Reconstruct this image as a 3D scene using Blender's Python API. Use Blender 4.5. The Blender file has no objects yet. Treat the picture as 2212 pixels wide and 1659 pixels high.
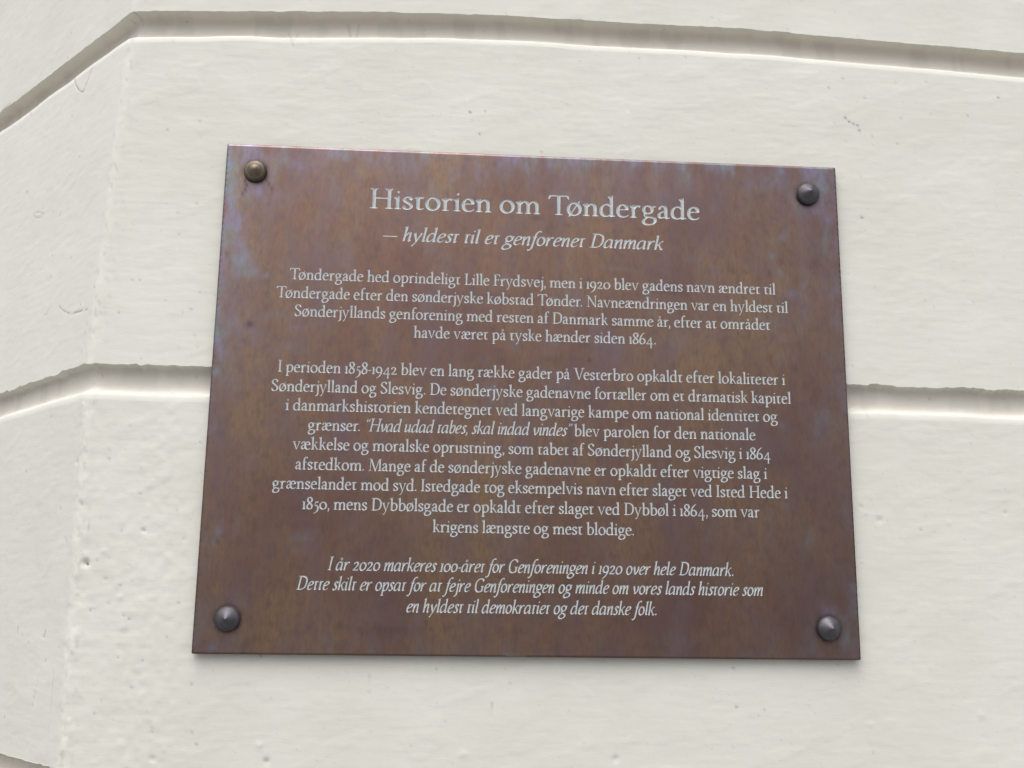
import bpy, math, random, time
import numpy as np
from mathutils import Matrix, Vector
from mathutils.geometry import delaunay_2d_cdt

# ============================================================ camera, sky, sun, exposure
# World: x runs along the wall, z is up, the front face of the plaque is the plane y = 0 and
# the street is on the -y side.  Units are metres.
scene = bpy.context.scene
cam_data = bpy.data.cameras.new('camera')
cam = bpy.data.objects.new('camera', cam_data)
scene.collection.objects.link(cam)
scene.camera = cam
RIGHT = Vector((0.9975837, -0.0683771, 0.0123054))
DOWN = Vector((0.0259128, 0.2018565, -0.9790723))
FWD = Vector((0.0644622, 0.9770253, 0.2031406))
m = Matrix((RIGHT, -DOWN, -FWD)).transposed().to_4x4()
m.translation = Vector((-0.0722719, -0.8206617, -0.1627884))
cam.matrix_world = m
cam_data.sensor_width = 36
cam_data.lens = 36*2318.3/2212
cam_data.clip_start = 0.01
cam_data.clip_end = 1000

world = bpy.data.worlds.new('World')
scene.world = world
world.use_nodes = True
SUN_EL, SUN_AZ = math.radians(66), math.radians(-24)      # overcast: a very broad, soft, high sun
wn, wl = world.node_tree.nodes, world.node_tree.links
wn.clear()
sky = wn.new('ShaderNodeTexSky'); sky.sky_type = 'NISHITA'; sky.sun_disc = False
sky.sun_elevation = SUN_EL; sky.sun_rotation = math.pi - SUN_AZ
sky.air_density = 1.0; sky.dust_density = 6.0; sky.ozone_density = 1.0
hs = wn.new('ShaderNodeHueSaturation'); hs.inputs['Saturation'].default_value = 0.38     # cloud: almost grey light
bg = wn.new('ShaderNodeBackground'); bg.inputs['Strength'].default_value = 0.15
wo = wn.new('ShaderNodeOutputWorld')
wl.new(sky.outputs[0], hs.inputs['Color']); wl.new(hs.outputs[0], bg.inputs['Color']); wl.new(bg.outputs[0], wo.inputs[0])

sun_data = bpy.data.lights.new('sun', 'SUN')
sun_data.energy = 0.95; sun_data.angle = math.radians(75); sun_data.color = (1.0, 0.965, 0.925)
sun = bpy.data.objects.new('sun', sun_data)
scene.collection.objects.link(sun)
sd = Vector((math.sin(SUN_AZ)*math.cos(SUN_EL), -math.cos(SUN_AZ)*math.cos(SUN_EL), math.sin(SUN_EL)))
sun.rotation_euler = sd.to_track_quat('Z', 'Y').to_euler()
sun.location = (0.6, -3, 3)

vs = scene.view_settings
vs.view_transform = 'Standard'; vs.look = 'None'; vs.gamma = 1.0; vs.use_curve_mapping = False
vs.exposure = 0.32

# ============================================================ helpers
COL = scene.collection
def link(name, me, mat=None, parent=None, **props):
    o = bpy.data.objects.new(name, me); COL.objects.link(o)
    if mat: me.materials.append(mat)
    if parent: o.parent = parent
    for k, v in props.items(): o[k] = v
    return o
def empty(name, loc=(0, 0, 0), **props):
    o = bpy.data.objects.new(name, None); COL.objects.link(o); o.location = loc; o.empty_display_size = .05
    for k, v in props.items(): o[k] = v
    return o
def mesh_np(name, V, F, smooth=False, attrs=None):
    "mesh from a vertex array (n,3) and a face array (m,3 or m,4)"
    V = np.asarray(V, np.float32); F = np.asarray(F, np.int32); k = F.shape[1]
    me = bpy.data.meshes.new(name)
    me.vertices.add(len(V)); me.vertices.foreach_set('co', V.ravel())
    me.loops.add(F.size); me.loops.foreach_set('vertex_index', F.ravel())
    me.polygons.add(len(F)); me.polygons.foreach_set('loop_start', np.arange(0, F.size, k, dtype=np.int32))
    me.polygons.foreach_set('loop_total', np.full(len(F), k, np.int32))
    me.update(calc_edges=True)
    if smooth: me.polygons.foreach_set('use_smooth', np.ones(len(F), bool))
    for a, vals in (attrs or {}).items():
        at = me.attributes.new(a, 'FLOAT', 'POINT'); at.data.foreach_set('value', np.asarray(vals, np.float32).ravel())
    me.validate()
    return me
_rs = np.random.RandomState(7)
_lat = _rs.rand(256, 256).astype(np.float64)
def noise(x, y, seed=0):
    "smooth value noise in 0..1 on a unit lattice"
    x = np.asarray(x, float) + seed*17.31 + 500; y = np.asarray(y, float) + seed*9.77 + 500
    xi = np.floor(x).astype(int); yi = np.floor(y).astype(int); u = x-xi; v = y-yi
    u = u*u*u*(u*(u*6-15)+10); v = v*v*v*(v*(v*6-15)+10)
    a = _lat[xi & 255, yi & 255]; b = _lat[(xi+1) & 255, yi & 255]; c = _lat[xi & 255, (yi+1) & 255]; d = _lat[(xi+1) & 255, (yi+1) & 255]
    return (a*(1-u)+b*u)*(1-v) + (c*(1-u)+d*u)*v
def fbm(x, y, seed=0, o=3):
    s = 0; w = 1; t = 0
    for i in range(o): s = s + w*noise(x*2**i, y*2**i, seed+i*3); t += w; w *= .5
    return s/t
def sstep(a, b, x):
    t = np.clip((x-a)/(b-a), 0, 1); return t*t*(3-2*t)

# ---- node shorthand
def new_mat(name):
    mt = bpy.data.materials.new(name); mt.use_nodes = True
    nt = mt.node_tree; nt.nodes.clear()
    out = nt.nodes.new('ShaderNodeOutputMaterial'); bs = nt.nodes.new('ShaderNodeBsdfPrincipled')
    nt.links.new(bs.outputs[0], out.inputs[0])
    return mt, nt, bs
def N(nt, kind, **kw):
    n = nt.nodes.new(kind)
    for k, v in kw.items():
        if k.startswith('_'): setattr(n, k[1:], v)
        else: n.inputs[k.replace('9', ' ')].default_value = v
    return n
def noise_tex(nt, scale, detail=4, rough=.55, stretch=(1, 1, 1), rot=(0, 0, 0)):
    tc = N(nt, 'ShaderNodeTexCoord'); mp = N(nt, 'ShaderNodeMapping')
    mp.inputs['Scale'].default_value = stretch; mp.inputs['Rotation'].default_value = rot
    nt.links.new(tc.outputs['Object'], mp.inputs['Vector'])
    t = N(nt, 'ShaderNodeTexNoise', Scale=scale, Detail=detail, Roughness=rough)
    nt.links.new(mp.outputs[0], t.inputs['Vector'])
    return t.outputs['Fac']
def ramp(nt, src, stops):
    r = nt.nodes.new('ShaderNodeValToRGB'); e = r.color_ramp.elements
    while len(e) < len(stops): e.new(.5)
    for el, (p, c) in zip(e, stops):
        el.position = p; el.color = (*c, 1) if isinstance(c, tuple) else (c, c, c, 1)
    nt.links.new(src, r.inputs[0]); return r.outputs[0]
def mix(nt, fac, a, b, mode='MIX'):
    n = nt.nodes.new('ShaderNodeMix'); n.data_type = 'RGBA'; n.blend_type = mode
    for sock, v in ((n.inputs[0], fac), (n.inputs[6], a), (n.inputs[7], b)):
        if isinstance(v, bpy.types.NodeSocket): nt.links.new(v, sock)
        elif isinstance(v, tuple): sock.default_value = (*v, 1)
        else: sock.default_value = v
    return n.outputs[2]
def math_n(nt, op, a, b=0.0, clamp=False):
    n = nt.nodes.new('ShaderNodeMath'); n.operation = op; n.use_clamp = clamp
    for sock, v in ((n.inputs[0], a), (n.inputs[1], b)):
        if isinstance(v, bpy.types.NodeSocket): nt.links.new(v, sock)
        else: sock.default_value = v
    return n.outputs[0]
def attr(nt, name):
    a = nt.nodes.new('ShaderNodeAttribute'); a.attribute_name = name; return a.outputs['Fac']
def bump(nt, bs, h, strength, dist):
    b = nt.nodes.new('ShaderNodeBump'); b.inputs['Strength'].default_value = strength; b.inputs['Distance'].default_value = dist
    nt.links.new(h, b.inputs['Height']); nt.links.new(b.outputs[0], bs.inputs['Normal'])

# ============================================================ materials
# masonry paint: off-white, faint grey film of dirt, small specks
M_WALL, nt, bs = new_mat('off_white_masonry_paint')
base = mix(nt, ramp(nt, noise_tex(nt, 9, 5, .6), [(.35, 0.0), (.7, 1.0)]), (.686, .683, .618), (.724, .726, .666))
base = mix(nt, math_n(nt, 'MULTIPLY', ramp(nt, noise_tex(nt, 60, 4, .6, (1, 1, 7)), [(.5, 0.0), (.8, 1.0)]), .35), base, (.60, .59, .54))
base = mix(nt, math_n(nt, 'MULTIPLY', ramp(nt, noise_tex(nt, 330, 2, .6), [(.68, 0.0), (.76, 1.0)]), .38), base, (.45, .43, .40))
base = mix(nt, attr(nt, 'joint_shade'), base, (.68, .63, .56))          # warm shade of the joints, painted into the colour
base = mix(nt, attr(nt, 'dirt'), base, (.11, .10, .095))
base = mix(nt, attr(nt, 'fresh'), base, (.90, .895, .88))
nt.links.new(base, bs.inputs['Base Color'])
bs.inputs['Roughness'].default_value = .62; bs.inputs['Specular IOR Level'].default_value = .35
h1 = noise_tex(nt, 190, 5, .6, (1, 1, 3.5)); h2 = noise_tex(nt, 700, 3, .6)
bump(nt, bs, math_n(nt, 'ADD', h1, math_n(nt, 'MULTIPLY', h2, .35)), .10, .0007)

# patinated bronze of the plate
M_BRONZE, nt, bs = new_mat('patinated_bronze')
streak = noise_tex(nt, 55, 5, .65, (1, 1, .16)); cloud = noise_tex(nt, 11, 5, .6, (1, 1, .7)); fine = noise_tex(nt, 420, 3, .6, (1, 1, .3))
c = mix(nt, ramp(nt, cloud, [(.36, 0.0), (.62, 1.0)]), (.186, .108, .088), (.256, .166, .104))
c = mix(nt, math_n(nt, 'MULTIPLY', ramp(nt, streak, [(.40, 0.0), (.68, 1.0)]), .55), c, (.165, .105, .095))
c = mix(nt, math_n(nt, 'MULTIPLY', ramp(nt, fine, [(.45, 0.0), (.65, 1.0)]), .38), c, (.13, .09, .09))
c = mix(nt, math_n(nt, 'MULTIPLY', ramp(nt, noise_tex(nt, 130, 4, .6, (1, 1, .7)), [(.50, 0.0), (.68, 1.0)]), .45), c, (.120, .085, .085))
c = mix(nt, math_n(nt, 'MULTIPLY', ramp(nt, noise_tex(nt, 32, 5, .65, (1, 1, .5)), [(.46, 0.0), (.66, 1.0)]), .50), c, (.165, .120, .142))
blue = math_n(nt, 'MULTIPLY', attr(nt, 'blue'), ramp(nt, noise_tex(nt, 75, 5, .65, (1, 1, .45)), [(.36, .12), (.60, 1.0)]))
blue = math_n(nt, 'MULTIPLY', blue, ramp(nt, noise_tex(nt, 260, 3, .6, (1, 1, .5)), [(.30, .55), (.60, 1.0)]))
tint = mix(nt, ramp(nt, noise_tex(nt, 42, 3, .6), [(.42, 0.0), (.60, 1.0)]), (.225, .200, .270), (.205, .238, .260))       # violet here, grey-green there
c = mix(nt, blue, c, tint)
c = mix(nt, attr(nt, 'dark'), c, (.07, .05, .06))
nt.links.new(c, bs.inputs['Base Color'])
bs.inputs['Metallic'].default_value = .92
rg = math_n(nt, 'ADD', math_n(nt, 'MULTIPLY', streak, .18), .31)
nt.links.new(rg, bs.inputs['Roughness'])
bump(nt, bs, math_n(nt, 'ADD', streak, math_n(nt, 'MULTIPLY', fine, .5)), .20, .0004)

# floor of the engraving: bright cut metal, gone dull and pale
M_CUT, nt, bs = new_mat('pale_cut_metal')
nt.links.new(ramp(nt, noise_tex(nt, 300, 3, .6), [(.3, (.42, .465, .485)), (.7, (.53, .575, .595))]), bs.inputs['Base Color'])
bs.inputs['Metallic'].default_value = .0; bs.inputs['Roughness'].default_value = .5

# cap nuts
def stud_mat(name, a, b, rough):
    mt, nt, bs = new_mat(name)
    nt.links.new(mix(nt, ramp(nt, noise_tex(nt, 160, 4, .6), [(.35, 0.0), (.7, 1.0)]), a, b), bs.inputs['Base Color'])
    bs.inputs['Metallic'].default_value = .75
    nt.links.new(math_n(nt, 'ADD', math_n(nt, 'MULTIPLY', noise_tex(nt, 240, 3), .2), rough), bs.inputs['Roughness'])
    bump(nt, bs, noise_tex(nt, 500, 3), .15, .0003)
    return mt
M_STUD_DARK = stud_mat('blackened_bronze', (.095, .092, .105), (.145, .138, .156), .40)
M_STUD_BRASS = stud_mat('tarnished_brass', (.140, .113, .078), (.195, .168, .130), .34)

# ---------------------------------------------------------------- lettering
# A small humanist serif alphabet drawn with a broad-nib model (x-height = 100 units).
class Pen:
    def __init__(s, T, t, phi):
        s.T, s.t, s.phi = T, t, math.radians(phi); s.polys = []
    def hw(s, th):
        a = th - s.phi
        return .5*math.sqrt((s.T*math.sin(a))**2 + (s.t*math.cos(a))**2)
    def run(s, pts, w=None, w0=None, w1=None, closed=False):
        p = np.array(pts, float); n = len(p)
        if closed: d = np.roll(p, -1, 0) - np.roll(p, 1, 0)
        else:
            d = np.gradient(p, axis=0)
        th = np.arctan2(d[:, 1], d[:, 0])
        h = np.array([s.hw(a) for a in th]) if w is None else np.full(n, w/2.)
        if w0 is not None:
            k = np.linspace(0, 1, n); f = np.clip((k)/.3, 0, 1); h = h*f + w0/2.*(1-f)
        if w1 is not None:
            k = np.linspace(1, 0, n); f = np.clip((k)/.3, 0, 1); h = h*f + w1/2.*(1-f)
        nx = np.stack([-np.sin(th), np.cos(th)], 1)*h[:, None]
        L, R = p+nx, p-nx
        for i in range(n if closed else n-1):
            j = (i+1) % n
            s.polys += [[tuple(L[i]), tuple(R[i]), tuple(R[j])], [tuple(L[i]), tuple(R[j]), tuple(L[j])]]
    def poly(s, *pts): s.polys.append([tuple(map(float, q)) for q in pts])
    def dot(s, x, y, r, n=10):
        s.polys.append([(x+r*math.cos(6.2832*i/n+.2), y+r*math.sin(6.2832*i/n+.2)) for i in range(n)])
    def ring(s, cx, cy, rx, ry, w=None, n=28):
        s.run([(cx+rx*math.cos(6.28318*i/n), cy+ry*math.sin(6.28318*i/n)) for i in range(n)], w=w, closed=True)
def cat(pts, n=5):
    "smooth curve through the points"
    p = [np.array(q, float) for q in pts]; p = [2*p[0]-p[1]] + p + [2*p[-1]-p[-2]]; out = []
    for i in range(1, len(p)-2):
        for k in range(n):
            u = k/n; a, b, c, d = p[i-1:i+3]
            out.append(.5*((2*b)+(c-a)*u+(2*a-5*b+4*c-d)*u*u+(3*b-a-3*c+d)*u**3))
    out.append(p[-2]); return out
def bz(a, b, c, d, n=8):
    a, b, c, d = map(lambda q: np.array(q, float), (a, b, c, d))
    return [(1-u)**3*a+3*u*(1-u)**2*b+3*u*u*(1-u)*c+u**3*d for u in np.linspace(0, 1, n+1)]
def join(*seg):
    o = list(seg[0])
    for q in seg[1:]: o += list(q)[1:]
    return o

S2 = 10.8                                                 # half a stem
def stem(p, x, y0, y1, w=None): 
    w = w or S2; p.poly((x-w, y0), (x+w, y0), (x+w, y1), (x-w, y1))
def foot(p, x, y=0, l=12, r=12, up=1, w=None):
    w = w or S2; h = 7*up
    p.poly((x-w-l, y), (x+w+r, y), (x+w+r-2, y+h), (x-w-l+2, y+h)) if up > 0 else p.poly((x-w-l, y), (x-w-l+2, y+h), (x+w+r-2, y+h), (x+w+r, y))
    if l > 3: p.poly((x-w-l*.55, y+h*.9), (x-w+2, y+h*.9), (x-w+2, y+h*2.2))
    if r > 3: p.poly((x+w+r*.55, y+h*.9), (x+w-2, y+h*2.2), (x+w-2, y+h*.9))
def flag(p, x, y, l=13):
    p.poly((x-S2-l, y-13), (x-S2+1, y-26), (x+S2, y-12), (x+S2, y+5), (x+2, y+1), (x-S2-l+1, y-6))

def roman(ch):
    p = Pen(23, 10.5, 18)
    def arch(x0, x1, top=97):
        p.run(bz((x0+4, 66), (x0+16, 88), (x1-30, top+1), (x1-18, top-5), 6), w0=6)
        p.run(bz((x1-24, top-5), (x1-8, top-4), (x1, top-16), (x1, 62), 6)); stem(p, x1, 0, 63)
    W = 100
    if ch == 'o': p.ring(49, 49.5, 39, 47); W = 98
    elif ch == 'ø': p.ring(49, 49.5, 39, 47); p.run([(14, -10), (49, 50), (85, 112)], w=8); W = 98
    elif ch in 'nh':
        stem(p, 24, 0, 97 if ch == 'n' else 160); flag(p, 24, 97 if ch == 'n' else 163); foot(p, 24); arch(24, 82); foot(p, 82, l=10); W = 104
    elif ch == 'm':
        stem(p, 24, 0, 97); flag(p, 24, 97); foot(p, 24); arch(24, 82); foot(p, 82, l=10, r=10); arch(82, 140); foot(p, 140, l=10); W = 162
    elif ch == 'r':
        stem(p, 24, 0, 97); flag(p, 24, 97); foot(p, 24, r=14); p.run(bz((28, 64), (36, 84), (46, 96), (56, 93), 6), w0=6); p.poly((50, 98), (66, 98), (74, 92), (66, 80), (58, 82), (50, 88)); W = 73
    elif ch == 'u':
        stem(p, 24, 24, 97); flag(p, 24, 97); stem(p, 80, 0, 97); flag(p, 80, 97, 10); foot(p, 80, l=0, r=12)
        p.run(bz((24, 26), (24, 0), (46, -4), (72, 20), 8), w1=7); W = 102
    elif ch == 'i' or ch == 'j':
        flag(p, 22, 97); p.poly((16, 132), (26, 143), (37, 134), (27, 122)); 
        if ch == 'i': stem(p, 22, 0, 97); foot(p, 22); W = 44
        else: stem(p, 22, -14, 97); p.run(bz((22, -10), (22, -34), (14, -46), (-8, -54), 6), w1=8); W = 34
    elif ch == 'l': stem(p, 23, 0, 160); flag(p, 23, 163); foot(p, 23); W = 45
    elif ch == 'd':
        stem(p, 80, 4, 160); flag(p, 80, 163); p.poly((80-S2, 8), (80-S2, -3), (80, -1), (104, 3), (105, 9), (80+S2, 12))
        p.run(join(bz((76, 84), (66, 97), (52, 97), (46, 96), 5), bz((46, 96), (22, 93), (10, 72), (10, 48), 6), bz((10, 48), (10, 20), (24, 3), (44, 4), 6), bz((44, 4), (58, 4), (68, 10), (76, 22), 5))); W = 104
    elif ch == 'b':
        stem(p, 23, 6, 160); flag(p, 23, 163)
        p.run(join(bz((28, 78), (36, 92), (48, 97), (58, 96), 5), bz((58, 96), (80, 94), (90, 74), (90, 52), 6), bz((90, 52), (90, 22), (74, 3), (50, 3), 6), bz((50, 3), (38, 3), (28, 6), (20, 10), 5))); W = 100
    elif ch == 'p':
        stem(p, 24, -50, 97); flag(p, 24, 97); foot(p, 24, -54, 13, 14)
        p.run(join(bz((30, 80), (38, 92), (50, 97), (60, 96), 5), bz((60, 96), (82, 94), (92, 74), (92, 52), 6), bz((92, 52), (92, 22), (76, 3), (54, 3), 6), bz((54, 3), (44, 3), (36, 6), (28, 12), 5))); W = 103
    elif ch == 'e':
        p.run(join(bz((72, 62), (72, 84), (62, 97), (44, 97), 6), bz((44, 97), (22, 97), (10, 74), (10, 50), 6), bz((10, 50), (10, 20), (26, 3), (48, 3), 6), bz((48, 3), (62, 3), (72, 8), (82, 19), 5)), w1=6)
        p.run([(14, 57), (46, 59), (80, 62)], w=8); p.poly((64, 58), (81, 58), (80, 66), (76, 78), (66, 74)); W = 83
    elif ch in 'aæå':
        p.run(join(bz((14, 76), (18, 90), (28, 98), (38, 97), 5), bz((38, 97), (52, 96), (57, 86), (57, 70), 5)), w0=14); p.poly((8, 70), (22, 72), (22, 84), (12, 84))
        stem(p, 57, 12, 72)
        p.run(bz((55, 60), (30, 52), (11, 46), (11, 26), 7)); p.run(bz((11, 27), (11, 4), (32, -2), (54, 20), 7), w1=7)
        if ch != 'æ':
            p.run(bz((57, 16), (57, 4), (66, 0), (84, 8), 5), w1=6)
            W = 82
        else:
            p.run(join(bz((118, 62), (118, 84), (110, 97), (92, 97), 6), bz((92, 97), (72, 97), (60, 78), (59, 50), 6), bz((59, 50), (59, 20), (74, 3), (96, 3), 6), bz((96, 3), (108, 3), (118, 8), (128, 19), 5)), w1=6)
            p.run([(60, 57), (90, 59), (126, 62)], w=8); p.poly((110, 58), (127, 58), (126, 66), (122, 78), (112, 74)); W = 129
        if ch == 'å': p.ring(40, 130, 11, 12, w=7, n=14)
    elif ch == 's':
        p.run(cat([(60, 76), (52, 91), (36, 96), (18, 88), (13, 74), (24, 60), (46, 46), (58, 34), (59, 22), (50, 8), (34, 3), (18, 8), (9, 22)])); p.poly((55, 72), (63, 70), (62, 92), (54, 92)); p.poly((6, 8), (14, 8), (14, 28), (7, 30)); W = 70
    elif ch == 't':
        stem(p, 26, 20, 100); p.poly((3, 86), (60, 88), (66, 98), (30, 98), (26, 106), (18, 100), (2, 94)); p.run(bz((26, 24), (26, 4), (40, 1), (64, 12), 7), w1=6); W = 66
    elif ch == 'g':
        p.ring(41, 66, 28, 30, n=22); p.poly((58, 92), (66, 84), (92, 86), (97, 96), (74, 95))
        p.run(bz((28, 40), (14, 32), (10, 20), (26, 12), 7), w=10)
        p.run(join(bz((22, 14), (40, 6), (70, 10), (82, 2), 6), bz((82, 2), (94, -8), (90, -30), (74, -42), 6), bz((74, -42), (50, -56), (14, -52), (10, -30), 6), bz((10, -30), (9, -14), (22, -4), (36, 5), 5))); W = 96
    elif ch in 'vy':
        p.poly((6, 96), (26, 96), (57, 2), (45, 0)); p.poly((82, 96), (91, 96), (56, 2), (49, 2))
        p.poly((-2, 92), (36, 92), (36, 99), (-2, 99)); p.poly((68, 92), (100, 92), (100, 99), (68, 99)); W = 98
        if ch == 'y': p.poly((48, 2), (56, 2), (38, -42), (30, -42)); p.poly((34, -40), (26, -54), (16, -52), (14, -44), (28, -36), (38, -34)); 
        else: p.poly((45, 0), (56, 0), (52, -4), (49, -4))
    elif ch == 'k':
        stem(p, 24, 0, 160); flag(p, 24, 163); foot(p, 24); p.run([(32, 44), (52, 68), (72, 92)], w=8); p.poly((54, 92), (88, 92), (88, 99), (54, 99))
        p.poly((40, 56), (54, 66), (92, 6), (76, 4)); p.poly((72, 0), (100, 0), (100, 6), (84, 12)); W = 97
    elif ch == 'f':
        stem(p, 26, 0, 118); foot(p, 26, r=16); p.run(bz((26, 116), (26, 146), (42, 164), (62, 158), 7)); p.poly((54, 162), (68, 160), (74, 150), (66, 142), (58, 148)); p.poly((3, 88), (56, 88), (60, 96), (6, 96)); W = 62
    elif ch == 'T':
        stem(p, 68, 0, 152); foot(p, 68, 0, 15, 15); p.poly((6, 144), (130, 144), (132, 154), (4, 154)); p.poly((4, 154), (-2, 122), (5, 122), (18, 146)); p.poly((132, 154), (118, 146), (132, 122), (138, 122)); W = 136
    elif ch == 'H':
        for x in (32, 130): stem(p, x, 0, 155); foot(p, x, 0, 16, 14); foot(p, x, 155, 16, 14, up=-1)
        p.poly((32, 76), (130, 76), (130, 85), (32, 85)); W = 155
    elif ch == 'I': stem(p, 27, 0, 155); foot(p, 27, 0, 14, 14); foot(p, 27, 155, 14, 14, up=-1); W = 52
    elif ch == 'L':
        stem(p, 30, 0, 155); foot(p, 30, 155, 15, 15, up=-1); p.poly((5, 0), (94, 0), (94, 9), (5, 8)); p.poly((94, 0), (106, 36), (99, 36), (78, 8)); W = 102
    elif ch == 'F':
        stem(p, 30, 0, 155); foot(p, 30, 0, 15, 17); p.poly((5, 148), (92, 147), (92, 155), (5, 155)); p.poly((92, 155), (98, 124), (91, 124), (76, 148)); p.poly((30, 76), (76, 76), (76, 84), (30, 84)); p.poly((70, 62), (77, 62), (79, 98), (72, 98)); W = 94
    elif ch == 'N':
        p.poly((26, 0), (34, 0), (34, 150), (26, 150)); foot(p, 30, 0, 16, 16, w=4); p.poly((14, 155), (42, 155), (136, 4), (124, -4)); p.poly((4, 148), (30, 148), (30, 155), (4, 155)); p.poly((124, -4), (136, -4), (136, 150), (126, 150)); foot(p, 131, 155, 16, 16, up=-1, w=5); W = 152
    elif ch == 'M':
        p.poly((18, 0), (26, 0), (38, 150), (29, 150)); foot(p, 22, 0, 14, 14, w=4); p.poly((24, 155), (48, 155), (98, 14), (86, -4)); p.poly((86, -4), (96, -4), (148, 152), (138, 152)); stem(p, 152, 0, 155); foot(p, 152, 0, 14, 14); p.poly((10, 148), (40, 148), (40, 155), (10, 155)); p.poly((138, 148), (170, 148), (170, 155), (138, 155)); W = 172
    elif ch == 'V':
        p.poly((14, 152), (38, 152), (80, 8), (70, -4)); p.poly((124, 152), (134, 152), (80, -4), (72, 0)); p.poly((0, 148), (52, 148), (52, 155), (0, 155)); p.poly((106, 148), (150, 148), (150, 155), (106, 155)); W = 146
    elif ch == 'D':
        stem(p, 30, 0, 155); p.poly((5, 0), (30, 0), (30, 7), (5, 7)); p.poly((5, 148), (30, 148), (30, 155), (5, 155))
        p.run(join(bz((28, 150), (60, 152), (92, 152), (112, 132), 7), bz((112, 132), (132, 112), (132, 48), (110, 24), 8), bz((110, 24), (92, 2), (56, 4), (28, 5), 7))); W = 139
    elif ch == 'S':
        p.run(cat([(82, 126), (72, 145), (50, 152), (26, 144), (15, 124), (22, 104), (46, 84), (70, 66), (83, 44), (76, 18), (50, 3), (26, 8), (10, 32)])); p.poly((77, 120), (85, 118), (84, 150), (76, 148)); p.poly((6, 6), (14, 6), (14, 40), (7, 42)); W = 96
    elif ch == '0': p.ring(48, 48, 40, 44); W = 96
    elif ch == '1': stem(p, 23, 0, 96); foot(p, 23); foot(p, 23, 96, 12, 4, up=-1); W = 45
    elif ch == '2':
        p.run(cat([(12, 70), (18, 88), (38, 95), (58, 88), (62, 70), (50, 46), (30, 24), (14, 8)])); p.poly((6, 0), (78, 0), (84, 24), (76, 22), (70, 12), (14, 12)); W = 84
    elif ch == '9':
        p.ring(44, 58, 35, 38, n=24); p.run(bz((80, 56), (82, 10), (52, -36), (12, -54), 10), w1=6); W = 92
    elif ch == '4':
        p.poly((60, -52), (76, -52), (76, 96), (62, 96)); p.poly((4, 0), (98, 0), (98, 12), (4, 10)); p.poly((2, 4), (14, 4), (74, 96), (64, 96)); foot(p, 68, -54, 8, 8, w=6); W = 98
    elif ch == '5':
        p.run(cat([(20, 50), (44, 48), (62, 26), (58, -10), (36, -38), (6, -52)]), w1=6); p.poly((18, 50), (25, 50), (30, 94), (24, 94)); p.poly((23, 84), (62, 86), (70, 100), (26, 96)); W = 74
    elif ch == '6':
        p.ring(46, 40, 35, 37, n=24); p.run(bz((11, 44), (12, 96), (42, 138), (82, 154), 10), w1=6); W = 92
    elif ch == '8':
        p.run(cat([(62, 92), (74, 118), (60, 144), (42, 149), (22, 140), (16, 118), (30, 94), (56, 70), (74, 46), (66, 14), (42, 3), (18, 12), (10, 36), (26, 64), (46, 80), (62, 92)])); W = 84
    elif ch == '.': p.poly((2, 11), (14, 24), (27, 11), (14, -2)); W = 29
    elif ch == ',': p.poly((2, 12), (12, 22), (26, 14), (26, -4), (12, -30), (6, -28), (14, 0)); W = 28
    elif ch == '-': p.poly((4, 40), (40, 42), (40, 54), (4, 52)); W = 44
    elif ch == '"': W = 0
    return p.polys, W

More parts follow.
